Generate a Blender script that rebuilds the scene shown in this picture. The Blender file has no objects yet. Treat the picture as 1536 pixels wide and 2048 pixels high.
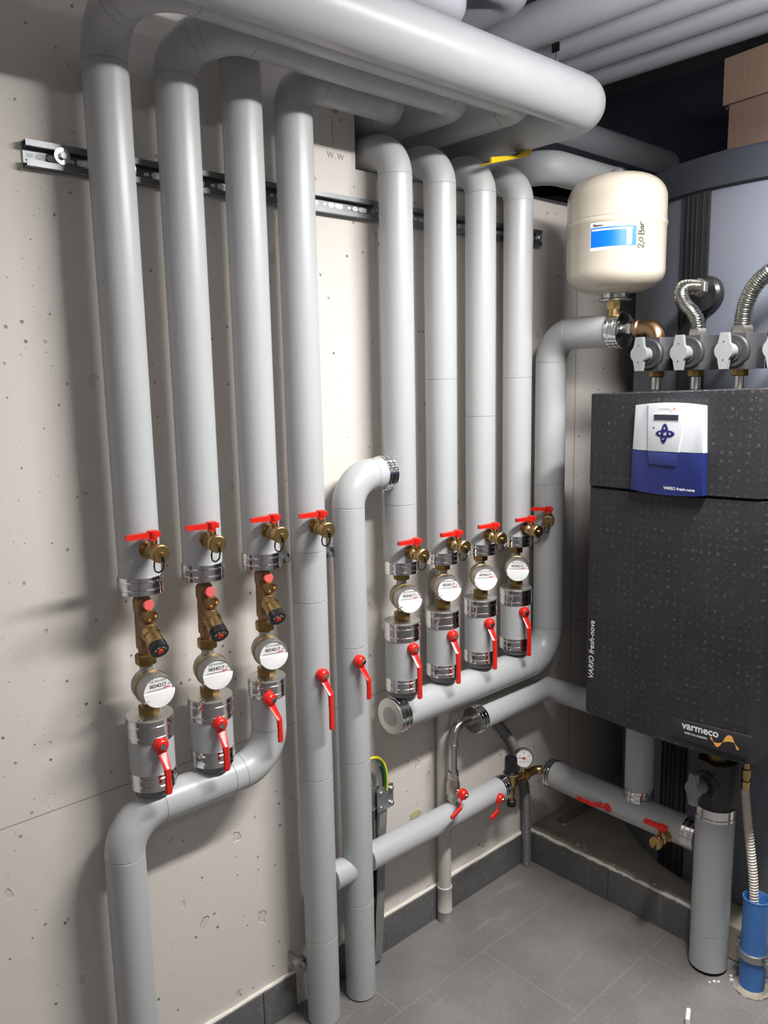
import bpy, bmesh, math, random
from mathutils import Vector, Matrix
random.seed(7)
PI = math.pi
sc = bpy.context.scene
COL = sc.collection

# ------------------------------------------------------------------ materials
MATS = {}
def new_mat(name):
    m = bpy.data.materials.new(name); m.use_nodes = True
    nt = m.node_tree; b = nt.nodes['Principled BSDF']
    MATS[name] = m
    return m, nt, b
def lin(c):
    return tuple((x/12.92 if x <= .04045 else ((x+.055)/1.055)**2.4) for x in c)
def rgb(r, g, b):
    return lin((r/255, g/255, b/255)) + (1.0,)
def mat(name, col, rough=.5, metal=0., var=0., vscale=20., bump=0., bscale=200., spec=None, coat=0., emit=None):
    m, nt, b = new_mat(name)
    b.inputs['Base Color'].default_value = col
    b.inputs['Roughness'].default_value = rough
    b.inputs['Metallic'].default_value = metal
    if spec is not None: b.inputs['Specular IOR Level'].default_value = spec
    if coat: b.inputs['Coat Weight'].default_value = coat; b.inputs['Coat Roughness'].default_value = .1
    if emit:
        b.inputs['Emission Color'].default_value = emit[0]; b.inputs['Emission Strength'].default_value = emit[1]
    tc = nt.nodes.new('ShaderNodeTexCoord')
    n = nt.nodes.new('ShaderNodeTexNoise'); n.inputs['Scale'].default_value = vscale; n.inputs['Detail'].default_value = 4
    nt.links.new(tc.outputs['Object'], n.inputs['Vector'])
    v = max(var, .03)
    mr = nt.nodes.new('ShaderNodeMapRange'); mr.inputs['To Min'].default_value = 1-v; mr.inputs['To Max'].default_value = 1+v
    nt.links.new(n.outputs['Fac'], mr.inputs['Value'])
    mx = nt.nodes.new('ShaderNodeVectorMath'); mx.operation = 'SCALE'
    mx.inputs[0].default_value = col[:3]
    nt.links.new(mr.outputs['Result'], mx.inputs['Scale'])
    nt.links.new(mx.outputs['Vector'], b.inputs['Base Color'])
    if bump:
        n2 = nt.nodes.new('ShaderNodeTexNoise'); n2.inputs['Scale'].default_value = bscale
        nt.links.new(tc.outputs['Object'], n2.inputs['Vector'])
        bp = nt.nodes.new('ShaderNodeBump'); bp.inputs['Strength'].default_value = bump; bp.inputs['Distance'].default_value = .002
        nt.links.new(n2.outputs['Fac'], bp.inputs['Height']); nt.links.new(bp.outputs['Normal'], b.inputs['Normal'])
    return m
def mth(nt, op, a, b=None, c=None, clamp=False):
    n = nt.nodes.new('ShaderNodeMath'); n.operation = op; n.use_clamp = clamp
    for i, x in enumerate((a, b, c)):
        if x is None: continue
        if isinstance(x, (int, float)): n.inputs[i].default_value = x
        else: nt.links.new(x, n.inputs[i])
    return n.outputs[0]
def mixc(nt, fac, a, b):
    n = nt.nodes.new('ShaderNodeMix'); n.data_type = 'RGBA'
    for s, x in ((0, fac), (6, a), (7, b)):
        if isinstance(x, (int, float)): n.inputs[s].default_value = x
        elif isinstance(x, tuple): n.inputs[s].default_value = x
        else: nt.links.new(x, n.inputs[s])
    return n.outputs[2]

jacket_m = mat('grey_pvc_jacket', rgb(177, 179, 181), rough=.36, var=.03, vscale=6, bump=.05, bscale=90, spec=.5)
jacket_far = mat('grey_pvc_jacket_lightened', rgb(186, 188, 196), rough=.5, var=.04, vscale=6)  # lightened jacket copy; colour stands in for light missing on the far pipes
dark_void = mat('black_gap_fill', rgb(18, 18, 20), rough=.9)  # black fill for collar and foot gaps; their shade is in the colour
alu = mat('aluminium_band', rgb(225, 225, 226), rough=.11, metal=1., bump=.25, bscale=35)
alu_dull = mat('aluminium_disc', rgb(214, 212, 208), rough=.33, metal=.85, var=.05)
brass = mat('brass', rgb(190, 160, 108), rough=.28, metal=1., var=.12, vscale=120, bump=.1, bscale=300)
brass_dark = mat('brass_dull', rgb(158, 130, 80), rough=.38, metal=1., var=.12, vscale=100)
bronze = mat('cast_bronze', rgb(154, 122, 96), rough=.42, metal=.85, var=.15, vscale=150, bump=.4, bscale=500)
copper_b = mat('gunmetal_elbow', rgb(164, 132, 102), rough=.3, metal=1., var=.15, vscale=90)
nickel = mat('brushed_nickel', rgb(190, 186, 178), rough=.33, metal=1., var=.08, vscale=90)
nickel_cast = mat('cast_nickel', rgb(176, 175, 172), rough=.42, metal=.8, var=.06, vscale=200, bump=.3, bscale=600)
steel = mat('stainless_steel', rgb(196, 196, 192), rough=.2, metal=1., var=.06)
zinc = mat('galvanised_steel', rgb(168, 170, 170), rough=.38, metal=.9, var=.15, vscale=60)
zinc_d = mat('weathered_zinc', rgb(150, 150, 146), rough=.55, metal=.6, var=.25, vscale=50)
red = mat('red_lever_paint', rgb(212, 32, 22), rough=.3, coat=.3)
pink = mat('pink_red_cap', rgb(214, 92, 88), rough=.5)
redp = mat('red_plastic_dot', rgb(214, 58, 36), rough=.4)
black = mat('black_rubber', rgb(22, 22, 22), rough=.5)
blackp = mat('black_plastic', rgb(28, 28, 30), rough=.32)
white = mat('white_plastic', rgb(236, 235, 235), rough=.3)
whitem = mat('white_paper', rgb(232, 231, 229), rough=.5)
ink = mat('black_ink', rgb(30, 30, 32), rough=.6)
inkgrey = mat('grey_print', rgb(150, 150, 150), rough=.6)
redink = mat('red_print', rgb(200, 60, 80), rough=.6)
whiteink = mat('white_print', rgb(225, 225, 228), rough=.5)
orange = mat('orange_print', rgb(236, 172, 84), rough=.5)
orange_d = mat('salmon_print', rgb(228, 130, 92), rough=.5)
pencil = mat('pencil_line', rgb(150, 144, 140), rough=.8)
knobgrey = mat('light_grey_knob', rgb(132, 135, 134), rough=.38)
blue_m = mat('navy_plastic', rgb(28, 38, 92), rough=.32)
blue_d = mat('navy_button', rgb(24, 32, 84), rough=.3)
blue_raise = mat('navy_plastic_raised', rgb(38, 48, 102), rough=.3)
panel_w = mat('panel_white', rgb(184, 187, 192), rough=.35)
lcd = mat('dark_display', rgb(40, 42, 54), rough=.25)
cream = mat('cream_enamel', rgb(196, 187, 171), rough=.28, coat=.4)
sticker_b = mat('blue_sticker', rgb(0, 110, 215), rough=.35)
tank_m = mat('grey_vinyl_jacket', rgb(98, 102, 113), rough=.5, var=.04, vscale=5, bump=.1, bscale=60)
tank_strip = mat('black_zip_strip', rgb(32, 31, 35), rough=.35, var=.2, vscale=40)
lid_m = mat('dark_lid', rgb(38, 41, 49), rough=.6)
bluepipe = mat('blue_sewer_pipe', rgb(62, 112, 178), rough=.4, var=.08, vscale=20)
beige_hose = mat('cream_corrugated', rgb(212, 206, 194), rough=.4)
grey_hose = mat('grey_corrugated', rgb(112, 112, 112), rough=.5)
grey_pipe = mat('light_grey_conduit', rgb(190, 184, 178), rough=.45)
yellow = mat('yellow_plastic', rgb(226, 190, 30), rough=.45)
greenw = mat('green_insulation', rgb(36, 106, 60), rough=.4)
yelloww = mat('yellow_insulation', rgb(230, 210, 50), rough=.4)
plaster = mat('plaster_crumb', rgb(222, 218, 210), rough=.9, var=.1)
rawconc = mat('raw_concrete', rgb(166, 158, 144), rough=.9, var=.22, vscale=14, bump=.8, bscale=60)
bead = mat('white_caulk', rgb(228, 222, 212), rough=.7, var=.12, vscale=60, bump=.6, bscale=120)
ceil_m = mat('ceiling_concrete', rgb(150, 152, 160), rough=.9, var=.08)
navy_wall = mat('dark_blue_grey_unlit', rgb(62, 66, 80), rough=.8, var=.08, vscale=3)  # darkness of the unlit shaft and back wall put into the colour
room_white = mat('room_plaster', rgb(165, 164, 164), rough=.9, var=.04)
lamp_house = mat('lamp_housing', rgb(230, 230, 230), rough=.5)
foam_y = mat('dried_foam', rgb(176, 172, 128), rough=.9)

def card_mat():
    m, nt, b = new_mat('cardboard')
    tc = nt.nodes.new('ShaderNodeTexCoord')
    mp = nt.nodes.new('ShaderNodeMapping'); mp.inputs['Scale'].default_value = (60, 60, 2)
    nt.links.new(tc.outputs['Object'], mp.inputs[0])
    n = nt.nodes.new('ShaderNodeTexNoise'); n.inputs['Scale'].default_value = 3; nt.links.new(mp.outputs[0], n.inputs['Vector'])
    nt.links.new(mixc(nt, n.outputs['Fac'], rgb(112, 90, 76), rgb(134, 110, 94)), b.inputs['Base Color'])  # browns darkened to hold the shade the box stands in
    b.inputs['Roughness'].default_value = .85
    return m
card = card_mat()

def concrete_mat():
    m, nt, b = new_mat('painted_concrete')
    tc = nt.nodes.new('ShaderNodeTexCoord'); co = tc.outputs['Object']
    b.inputs['Roughness'].default_value = .72
    base = nt.nodes.new('ShaderNodeTexNoise'); base.inputs['Scale'].default_value = 2.2; base.inputs['Detail'].default_value = 6
    nt.links.new(co, base.inputs['Vector'])
    col = mixc(nt, base.outputs['Fac'], rgb(203, 196, 189), rgb(216, 210, 204))
    # distorted coordinates
    dn = nt.nodes.new('ShaderNodeTexNoise'); dn.inputs['Scale'].default_value = 30; nt.links.new(co, dn.inputs['Vector'])
    sub = nt.nodes.new('ShaderNodeVectorMath'); sub.operation = 'SUBTRACT'; nt.links.new(dn.outputs['Color'], sub.inputs[0]); sub.inputs[1].default_value = (.5, .5, .5)
    scl = nt.nodes.new('ShaderNodeVectorMath'); scl.operation = 'SCALE'; nt.links.new(sub.outputs[0], scl.inputs[0]); scl.inputs['Scale'].default_value = .035
    add = nt.nodes.new('ShaderNodeVectorMath'); nt.links.new(co, add.inputs[0]); nt.links.new(scl.outputs[0], add.inputs[1])
    # clustering: pits grow where the region noise is high
    reg = nt.nodes.new('ShaderNodeTexNoise'); reg.inputs['Scale'].default_value = 3.5; nt.links.new(co, reg.inputs['Vector'])
    def pits(scale, lo, size, src, stretch=(1, 1, 1)):
        mp = nt.nodes.new('ShaderNodeMapping'); mp.inputs['Scale'].default_value = stretch; nt.links.new(src, mp.inputs[0])
        v = nt.nodes.new('ShaderNodeTexVoronoi'); v.inputs['Scale'].default_value = scale; nt.links.new(mp.outputs[0], v.inputs['Vector'])
        sx = nt.nodes.new('ShaderNodeSeparateColor'); nt.links.new(v.outputs['Color'], sx.inputs[0])
        r = mth(nt, 'SUBTRACT', sx.outputs[0], lo)
        r = mth(nt, 'MULTIPLY', r, size)
        d = mth(nt, 'SUBTRACT', r, v.outputs['Distance'])
        return mth(nt, 'MULTIPLY', d, 40, clamp=True), sx.outputs[1]
    p1, q1 = pits(40, .66, .42, co)
    p3, q3 = pits(90, .70, .5, co)
    p2, q2 = pits(19, .72, .62, add.outputs[0], (1, 1, .6))
    dark1 = mth(nt, 'MULTIPLY', mth(nt, 'MAXIMUM', p1, mth(nt, 'MULTIPLY', p3, .7)), mth(nt, 'MULTIPLY_ADD', q1, .6, .3))
    col = mixc(nt, dark1, col, rgb(96, 88, 82))
    lightpit = mth(nt, 'MULTIPLY', p2, .7)
    col = mixc(nt, lightpit, col, rgb(196, 190, 184))
    # horizontal pour line and a vertical shutter joint
    sx = nt.nodes.new('ShaderNodeSeparateXYZ'); nt.links.new(co, sx.inputs[0])
    zl = mth(nt, 'ABSOLUTE', mth(nt, 'SUBTRACT', sx.outputs[2], .7195))
    zl = mth(nt, 'LESS_THAN', zl, .0009)
    yl = mth(nt, 'ABSOLUTE', mth(nt, 'SUBTRACT', sx.outputs[1], .222))
    yl = mth(nt, 'LESS_THAN', yl, .0018)
    ln = mth(nt, 'MAXIMUM', zl, yl)
    col = mixc(nt, mth(nt, 'MULTIPLY', ln, .75), col, rgb(110, 104, 98))
    nt.links.new(col, b.inputs['Base Color'])
    h = mth(nt, 'ADD', p1, p2)
    h = mth(nt, 'ADD', h, ln)
    fine = nt.nodes.new('ShaderNodeTexNoise'); fine.inputs['Scale'].default_value = 25; fine.inputs['Detail'].default_value = 5; nt.links.new(co, fine.inputs['Vector'])
    h = mth(nt, 'SUBTRACT', mth(nt, 'MULTIPLY', fine.outputs['Fac'], .35), h)
    bp = nt.nodes.new('ShaderNodeBump'); bp.inputs['Strength'].default_value = .7; bp.inputs['Distance'].default_value = .003
    nt.links.new(h, bp.inputs['Height']); nt.links.new(bp.outputs['Normal'], b.inputs['Normal'])
    return m
concrete = concrete_mat()

def floor_mat(name, tiles=True, d=rgb(104, 102, 102), l=rgb(134, 130, 127)):
    m, nt, b = new_mat(name)
    tc = nt.nodes.new('ShaderNodeTexCoord'); co = tc.outputs['Object']
    n1 = nt.nodes.new('ShaderNodeTexNoise'); n1.inputs['Scale'].default_value = 4; n1.inputs['Detail'].default_value = 8; nt.links.new(co, n1.inputs['Vector'])
    n2 = nt.nodes.new('ShaderNodeTexNoise'); n2.inputs['Scale'].default_value = 110; n2.inputs['Detail'].default_value = 3; nt.links.new(co, n2.inputs['Vector'])
    mp = nt.nodes.new('ShaderNodeMapping'); mp.inputs['Rotation'].default_value = (0, 0, math.radians(6)); mp.inputs['Scale'].default_value = (14, 1.6, 1)
    nt.links.new(co, mp.inputs[0])
    n3 = nt.nodes.new('ShaderNodeTexNoise'); n3.inputs['Scale'].default_value = 1.6; n3.inputs['Detail'].default_value = 6; n3.inputs['Roughness'].default_value = .65; nt.links.new(mp.outputs[0], n3.inputs['Vector'])
    f = mth(nt, 'MULTIPLY_ADD', n1.outputs['Fac'], 2.2, -.6, clamp=True)
    col = mixc(nt, f, d, l)
    sp = mth(nt, 'GREATER_THAN', n2.outputs['Fac'], .63)
    col = mixc(nt, mth(nt, 'MULTIPLY', sp, .2), col, rgb(176, 170, 164))
    st = mth(nt, 'MULTIPLY_ADD', n3.outputs['Fac'], 9, -5.4, clamp=True)
    col = mixc(nt, mth(nt, 'MULTIPLY', st, .4), col, rgb(170, 165, 160))
    if tiles:
        sx = nt.nodes.new('ShaderNodeSeparateXYZ'); nt.links.new(co, sx.inputs[0])
        cb = nt.nodes.new('ShaderNodeCombineXYZ')
        nt.links.new(mth(nt, 'ADD', sx.outputs[1], .13+6), cb.inputs[0])
        nt.links.new(mth(nt, 'ADD', sx.outputs[0], -.19+6), cb.inputs[1])
        br = nt.nodes.new('ShaderNodeTexBrick'); nt.links.new(cb.outputs[0], br.inputs['Vector'])
        br.inputs['Scale'].default_value = 1; br.inputs['Brick Width'].default_value = .6; br.inputs['Row Height'].default_value = .3
        br.inputs['Mortar Size'].default_value = .0016; br.inputs['Mortar Smooth'].default_value = .2; br.offset = .5
        col = mixc(nt, mth(nt, 'MULTIPLY', br.outputs['Fac'], .5), col, rgb(150, 146, 140))
        bpf = br.outputs['Fac']
    nt.links.new(col, b.inputs['Base Color'])
    b.inputs['Roughness'].default_value = .5
    bp = nt.nodes.new('ShaderNodeBump'); bp.inputs['Strength'].default_value = .25; bp.inputs['Distance'].default_value = .002
    nt.links.new(n2.outputs['Fac'], bp.inputs['Height']); nt.links.new(bp.outputs['Normal'], b.inputs['Normal'])
    return m
floor_m = floor_mat('slate_floor_tile')
skirt_m = floor_mat('slate_skirting', False, rgb(80, 81, 82), rgb(104, 104, 104))

def epp_mat():
    m, nt, b = new_mat('black_particle_foam')
    tc = nt.nodes.new('ShaderNodeTexCoord'); co = tc.outputs['Object']
    sx = nt.nodes.new('ShaderNodeSeparateXYZ'); nt.links.new(co, sx.inputs[0])
    v = nt.nodes.new('ShaderNodeTexVoronoi'); v.voronoi_dimensions = '2D'; v.inputs['Scale'].default_value = 54; v.inputs['Randomness'].default_value = .12
    cb = nt.nodes.new('ShaderNodeCombineXYZ'); nt.links.new(sx.outputs[0], cb.inputs[0]); nt.links.new(sx.outputs[2], cb.inputs[1])
    nt.links.new(cb.outputs[0], v.inputs['Vector'])
    ring = mth(nt, 'ABSOLUTE', mth(nt, 'SUBTRACT', v.outputs['Distance'], .12))
    ring = mth(nt, 'LESS_THAN', ring, .045)
    sc_ = nt.nodes.new('ShaderNodeSeparateColor'); nt.links.new(v.outputs['Color'], sc_.inputs[0])
    rm = mth(nt, 'MULTIPLY', ring, mth(nt, 'MULTIPLY', mth(nt, 'MULTIPLY', sc_.outputs[0], sc_.outputs[1]), .26))
    n = nt.nodes.new('ShaderNodeTexNoise'); n.inputs['Scale'].default_value = 6; n.inputs['Detail'].default_value = 8; nt.links.new(co, n.inputs['Vector'])
    n2 = nt.nodes.new('ShaderNodeTexNoise'); n2.inputs['Scale'].default_value = 220; n2.inputs['Detail'].default_value = 2; nt.links.new(co, n2.inputs['Vector'])
    f = mth(nt, 'MULTIPLY_ADD', n.outputs['Fac'], 2, -.6, clamp=True)
    col = mixc(nt, f, rgb(28, 28, 31), rgb(43, 41, 46))
    dust = mth(nt, 'GREATER_THAN', n2.outputs['Fac'], .66)
    # dust settles on what faces up
    geo = nt.nodes.new('ShaderNodeNewGeometry'); gz = nt.nodes.new('ShaderNodeSeparateXYZ'); nt.links.new(geo.outputs['Normal'], gz.inputs[0])
    up = mth(nt, 'MULTIPLY_ADD', gz.outputs[2], .9, .12, clamp=True)
    col = mixc(nt, mth(nt, 'MULTIPLY', dust, mth(nt, 'MULTIPLY', up, .6)), col, rgb(190, 182, 172))
    col = mixc(nt, rm, col, rgb(150, 148, 150))
    nt.links.new(col, b.inputs['Base Color']); b.inputs['Roughness'].default_value = .55
    bp = nt.nodes.new('ShaderNodeBump'); bp.inputs['Strength'].default_value = .4; bp.inputs['Distance'].default_value = .001
    nt.links.new(mth(nt, 'ADD', ring, n2.outputs['Fac']), bp.inputs['Height']); nt.links.new(bp.outputs['Normal'], b.inputs['Normal'])
    return m
epp = epp_mat()
shell_m = mat('black_valve_shell', rgb(50, 50, 53), rough=.45, var=.1, vscale=60, bump=.2, bscale=200)

# ------------------------------------------------------------------ mesh helpers
def BM(): return bmesh.new()
def frame(o, z, xhint=(0, 0, 1)):
    z = Vector(z).normalized(); x = Vector(xhint)
    if abs(z.dot(x.normalized())) > .98: x = Vector((1, 0, 0)) if abs(z.x) < .9 else Vector((0, 1, 0))
    x = (x - z*x.dot(z)).normalized(); y = z.cross(x)
    m = Matrix((x, y, z)).transposed().to_4x4(); m.translation = Vector(o); return m
def rings(bm, rs, closed_caps=(True, True), mi=0):
    """rs: list of lists of Vectors of equal count"""
    prev = None; n = len(rs[0]); first = None
    for r in rs:
        cur = [bm.verts.new(p) for p in r]
        if prev:
            for i in range(n):
                f = bm.faces.new((prev[i], prev[(i+1) % n], cur[(i+1) % n], cur[i])); f.material_index = mi
        else: first = cur
        prev = cur
    if closed_caps[0]: bm.faces.new(list(reversed(first))).material_index = mi
    if closed_caps[1]: bm.faces.new(prev).material_index = mi
def lathe(bm, prof, o=(0, 0, 0), z=(0, 0, 1), seg=32, caps=(True, True), hexa=False, M=None, mi=0):
    M = M or frame(o, z)
    if hexa: seg = 6
    rings(bm, [[M @ Vector((r*math.cos(2*PI*i/seg), r*math.sin(2*PI*i/seg), h)) for i in range(seg)] for r, h in prof], caps, mi)
def sweep(bm, pts, rad, seg=24, caps=(True, True), mi=0):
    """pts Vectors, rad a number or list"""
    pts = [Vector(p) for p in pts]; n = len(pts)
    R = rad if isinstance(rad, (list, tuple)) else [rad]*n
    t0 = (pts[1]-pts[0]).normalized()
    M = frame(pts[0], t0); x = M.col[0].to_3d()
    out = []
    for i, p in enumerate(pts):
        if i == 0: t = pts[1]-pts[0]
        elif i == n-1: t = pts[-1]-pts[-2]
        else: t = (pts[i+1]-p).normalized() + (p-pts[i-1]).normalized()
        t = t.normalized(); x = (x - t*x.dot(t)).normalized(); y = t.cross(x)
        out.append([p + (x*math.cos(2*PI*k/seg) + y*math.sin(2*PI*k/seg))*R[i] for k in range(seg)])
    rings(bm, out, caps, mi)
def fillet(pts, R, n=12):
    pts = [Vector(p) for p in pts]; out = [pts[0]]; seams = []
    for i in range(1, len(pts)-1):
        a, b, c = pts[i-1], pts[i], pts[i+1]; r = R[i-1] if isinstance(R, (list, tuple)) else R
        u = (a-b).normalized(); v = (c-b).normalized(); ang = u.angle(v)
        if ang > PI-.01: out.append(b); continue
        d = r/math.tan(ang/2); d = min(d, (a-b).length*.49 if i > 1 else (a-b).length*.95, (c-b).length*.49 if i < len(pts)-2 else (c-b).length*.95); rr = d*math.tan(ang/2)
        cen = b + (u+v).normalized()*(rr/math.sin(ang/2)); p0 = b+u*d; p1 = b+v*d
        e0 = p0-cen; e1 = p1-cen; th = e0.angle(e1)
        seams.append(len(out))
        for k in range(n+1):
            s = k/n
            q = (e0*math.sin((1-s)*th) + e1*math.sin(s*th))/math.sin(th)
            out.append(cen+q)
        seams.append(len(out)-1)
    out.append(pts[-1])
    return out, seams
def jacket_path(bm, pts, r, R=.07, seams=True, extra=(), seg=40, n=12):
    """an insulated pipe; thin grooves where the jacket sheets butt at the elbows"""
    P, sm = fillet(pts, R, n)
    Q, rad = [], []
    for i, p in enumerate(P):
        if seams and i in sm and 0 < i < len(P)-1:
            t = ((P[i+1]-p).normalized() + (p-P[i-1]).normalized()).normalized()
            for d, k in ((-.0012, 1), (-.0006, .972), (.0006, .972), (.0012, 1)):
                Q.append(p+t*d); rad.append(r*k)
        else: Q.append(p); rad.append(r)
    # grooves on straight stretches: extra = list of world points, snapped to the nearest segment
    for e in extra:
        e = Vector(e); best = None
        for i in range(len(Q)-1):
            a, b = Q[i], Q[i+1]; L = (b-a).length
            if L < .01: continue
            t = max(0, min(1, (e-a).dot(b-a)/L/L)); d = (a+(b-a)*t-e).length
            if best is None or d < best[0]: best = (d, i, t, L)
        if best:
            _, i, t, L = best; a, b = Q[i], Q[i+1]; u = (b-a)/L; c = a+(b-a)*t
            ins = [(c+u*d, r*k) for d, k in ((-.0012, 1), (-.0006, .97), (.0006, .97), (.0012, 1))]
            Q[i+1:i+1] = [q for q, _ in ins]; rad[i+1:i+1] = [k for _, k in ins]
    sweep(bm, Q, rad, seg)
def box(bm, c, s, M=None, bev=0, seg=2, mi=0):
    g = bmesh.ops.create_cube(bm, size=1)
    vs = g['verts']; S = Matrix.Diagonal((s[0], s[1], s[2], 1)); T = Matrix.Translation(Vector(c))
    mm = (M or Matrix()) @ T @ S
    bmesh.ops.transform(bm, matrix=mm, verts=vs)
    fs = list({f for v in vs for f in v.link_faces})
    for f in fs: f.material_index = mi
    if bev:
        es = list({e for v in vs for e in v.link_edges})
        bmesh.ops.bevel(bm, geom=es, offset=bev, segments=seg, affect='EDGES', profile=.5)
def prism(bm, poly, d0, d1, M=None, bev=0, mi=0):
    """poly in local XY, extruded along local Z from d0 to d1"""
    M = M or Matrix()
    a = [bm.verts.new(M @ Vector((p[0], p[1], d0))) for p in poly]; b = [bm.verts.new(M @ Vector((p[0], p[1], d1))) for p in poly]
    n = len(poly); fs = [bm.faces.new(list(reversed(a))), bm.faces.new(b)]
    for i in range(n): fs.append(bm.faces.new((a[i], a[(i+1) % n], b[(i+1) % n], b[i])))
    for f in fs: f.material_index = mi
    if bev:
        top = list({e for v in b for e in v.link_edges if all(w in b for w in e.verts)})
        bmesh.ops.bevel(bm, geom=top, offset=bev, segments=2, affect='EDGES', profile=.5)
def circ(r, n=28, cx=0, cy=0, a0=0, a1=2*PI):
    full = abs(a1-a0-2*PI) < 1e-6
    return [(cx+r*math.cos(a0+(a1-a0)*i/(n if full else n-1)), cy+r*math.sin(a0+(a1-a0)*i/(n if full else n-1))) for i in range(n)]
def text(bm, s, size, M, depth=.0003, align='LEFT', shear=0, mi=0, bold=0, width=None):
    cu = bpy.data.curves.new('t', 'FONT'); cu.body = s; cu.size = size; cu.extrude = depth; cu.align_x = align; cu.shear = shear; cu.offset = bold
    cu.resolution_u = 3
    ob = bpy.data.objects.new('t', cu); me = bpy.data.meshes.new_from_object(ob)
    n0 = len(bm.verts); bm.from_mesh(me); bm.verts.ensure_lookup_table()
    if width:
        k = width/(max(v.co.x for v in bm.verts[n0:])-min(v.co.x for v in bm.verts[n0:])); bmesh.ops.transform(bm, matrix=Matrix.Diagonal((k, k, 1, 1)), verts=bm.verts[n0:])
    bmesh.ops.transform(bm, matrix=M, verts=bm.verts[n0:])
    bpy.data.objects.remove(ob); bpy.data.curves.remove(cu); bpy.data.meshes.remove(me)
def FX(o, rot=0):   # a frame on a plane facing +X: text right = +Y, up = +Z
    return Matrix.Translation(Vector(o)) @ Matrix.Rotation(rot, 4, 'X') @ Matrix(((0, 0, 1, 0), (1, 0, 0, 0), (0, 1, 0, 0), (0, 0, 0, 1)))
def FY(o, rot=0):   # facing -Y: right = +X, up = +Z
    return Matrix.Translation(Vector(o)) @ Matrix.Rotation(-rot, 4, 'Y') @ Matrix(((1, 0, 0, 0), (0, 0, -1, 0), (0, 1, 0, 0), (0, 0, 0, 1)))

def root_of(o):
    while o.parent: o = o.parent
    return o
def obj(name, bm, m, parent=None, smooth=True, angle=35):
    me = bpy.data.meshes.new(name)
    bmesh.ops.recalc_face_normals(bm, faces=bm.faces)
    if parent is not None:
        r = root_of(parent); bmesh.ops.transform(bm, matrix=Matrix.Translation(-r.location), verts=bm.verts)
    bm.to_mesh(me); bm.free()
    for x in (m if isinstance(m, (list, tuple)) else [m]): me.materials.append(x)
    if smooth:
        me.shade_smooth(); me.set_sharp_from_angle(angle=math.radians(angle))
    o = bpy.data.objects.new(name, me); COL.objects.link(o)
    if parent is not None: o.parent = parent
    return o
def solo(name, bm, m, label, cat, loc, group=None, smooth=True):
    loc = Vector(loc); bmesh.ops.transform(bm, matrix=Matrix.Translation(-loc), verts=bm.verts)
    o = obj(name, bm, m, None, smooth); o.location = loc
    o['label'] = label; o['category'] = cat
    if group: o['group'] = group
    return o
def thing(name, label, cat, loc=(0, 0, 0), group=None):
    o = bpy.data.objects.new(name, None); COL.objects.link(o); o.empty_display_size = .05
    o.location = loc; o['label'] = label; o['category'] = cat
    if group: o['group'] = group
    return o
def struct(name, bm, m, parent=None):
    o = obj(name, bm, m, parent, smooth=False)
    if parent is None: o['kind'] = 'structure'
    return o
def copy_tree(o, parent=None):
    c = o.copy(); COL.objects.link(c)
    if parent is not None: c.parent = parent
    for ch in list(o.children): copy_tree(ch, c)
    return c
def place(proto, first, loc, rz, label, group=None):
    o = proto if first else copy_tree(proto)
    o.location = loc; o.rotation_euler = (0, 0, rz); o['label'] = label
    if group: o['group'] = group
    return o
def collar(bm, o, z, r, h, groove=(.28, .72)):
    """a sheet metal band of height h, from point o along z, with a pressed bead near each edge"""
    prof = [(r-.003, 0), (r, .0008)]
    for g in groove:
        prof += [(r, h*g-.0018), (r+.0011, h*g-.0006), (r+.0011, h*g+.0006), (r, h*g+.0018)]
    prof += [(r, h-.0008), (r-.003, h)]
    lathe(bm, prof, o, z, seg=48)

# ------------------------------------------------------------------ the room
YB, YF, XR, ZC = 1.16, -3.6, 3.2, 2.62
bm = BM(); box(bm, ((XR)/2-.3, (YB+YF)/2, -.05), (XR+1.4, YB-YF+.4, .1)); struct('floor', bm, floor_m)
# left wall with the pipe opening (slot bottom z 1.975, opening open up to the ceiling behind the pipe rack)
T = .24
bm = BM()
def wall_panel(y0, y1, z0, z1, x0=-T, x1=0): box(bm, ((x0+x1)/2, (y0+y1)/2, (z0+z1)/2), (x1-x0, y1-y0, z1-z0))
wall_panel(YF, -.648, 0, ZC)
wall_panel(-.648, -.05, 0, 1.972)
wall_panel(-.05, YB, 0, 2.0)
struct('wall_left', bm, concrete)
bm = BM(); box(bm, (-.12, .56, 2.130), (.24, 1.2, .056)); struct('trim_1', bm, lid_m)         # dark beam crossing the opening
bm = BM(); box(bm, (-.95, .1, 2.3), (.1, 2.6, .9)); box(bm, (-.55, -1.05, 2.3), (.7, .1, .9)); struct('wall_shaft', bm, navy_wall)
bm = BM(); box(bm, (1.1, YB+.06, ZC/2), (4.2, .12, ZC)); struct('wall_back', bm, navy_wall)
bm = BM(); box(bm, (XR+.05, (YB+YF)/2, ZC/2), (.1, YB-YF+.2, ZC)); struct('wall_right', bm, room_white)
bm = BM(); box(bm, (1.5, YF-.05, ZC/2), (3.6, .1, ZC)); struct('wall_front', bm, room_white)
bm = BM(); box(bm, (1.1, (YB+YF)/2, ZC+.05), (4.4, YB-YF+.4, .1)); struct('ceiling', bm, ceil_m)
# plinth the tank stands on
bm = BM(); box(bm, (1.6, (YB)/2+.004, .0495), (3.2, YB-.008, .097), bev=.004); struct('trim_2', bm, rawconc)
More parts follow.
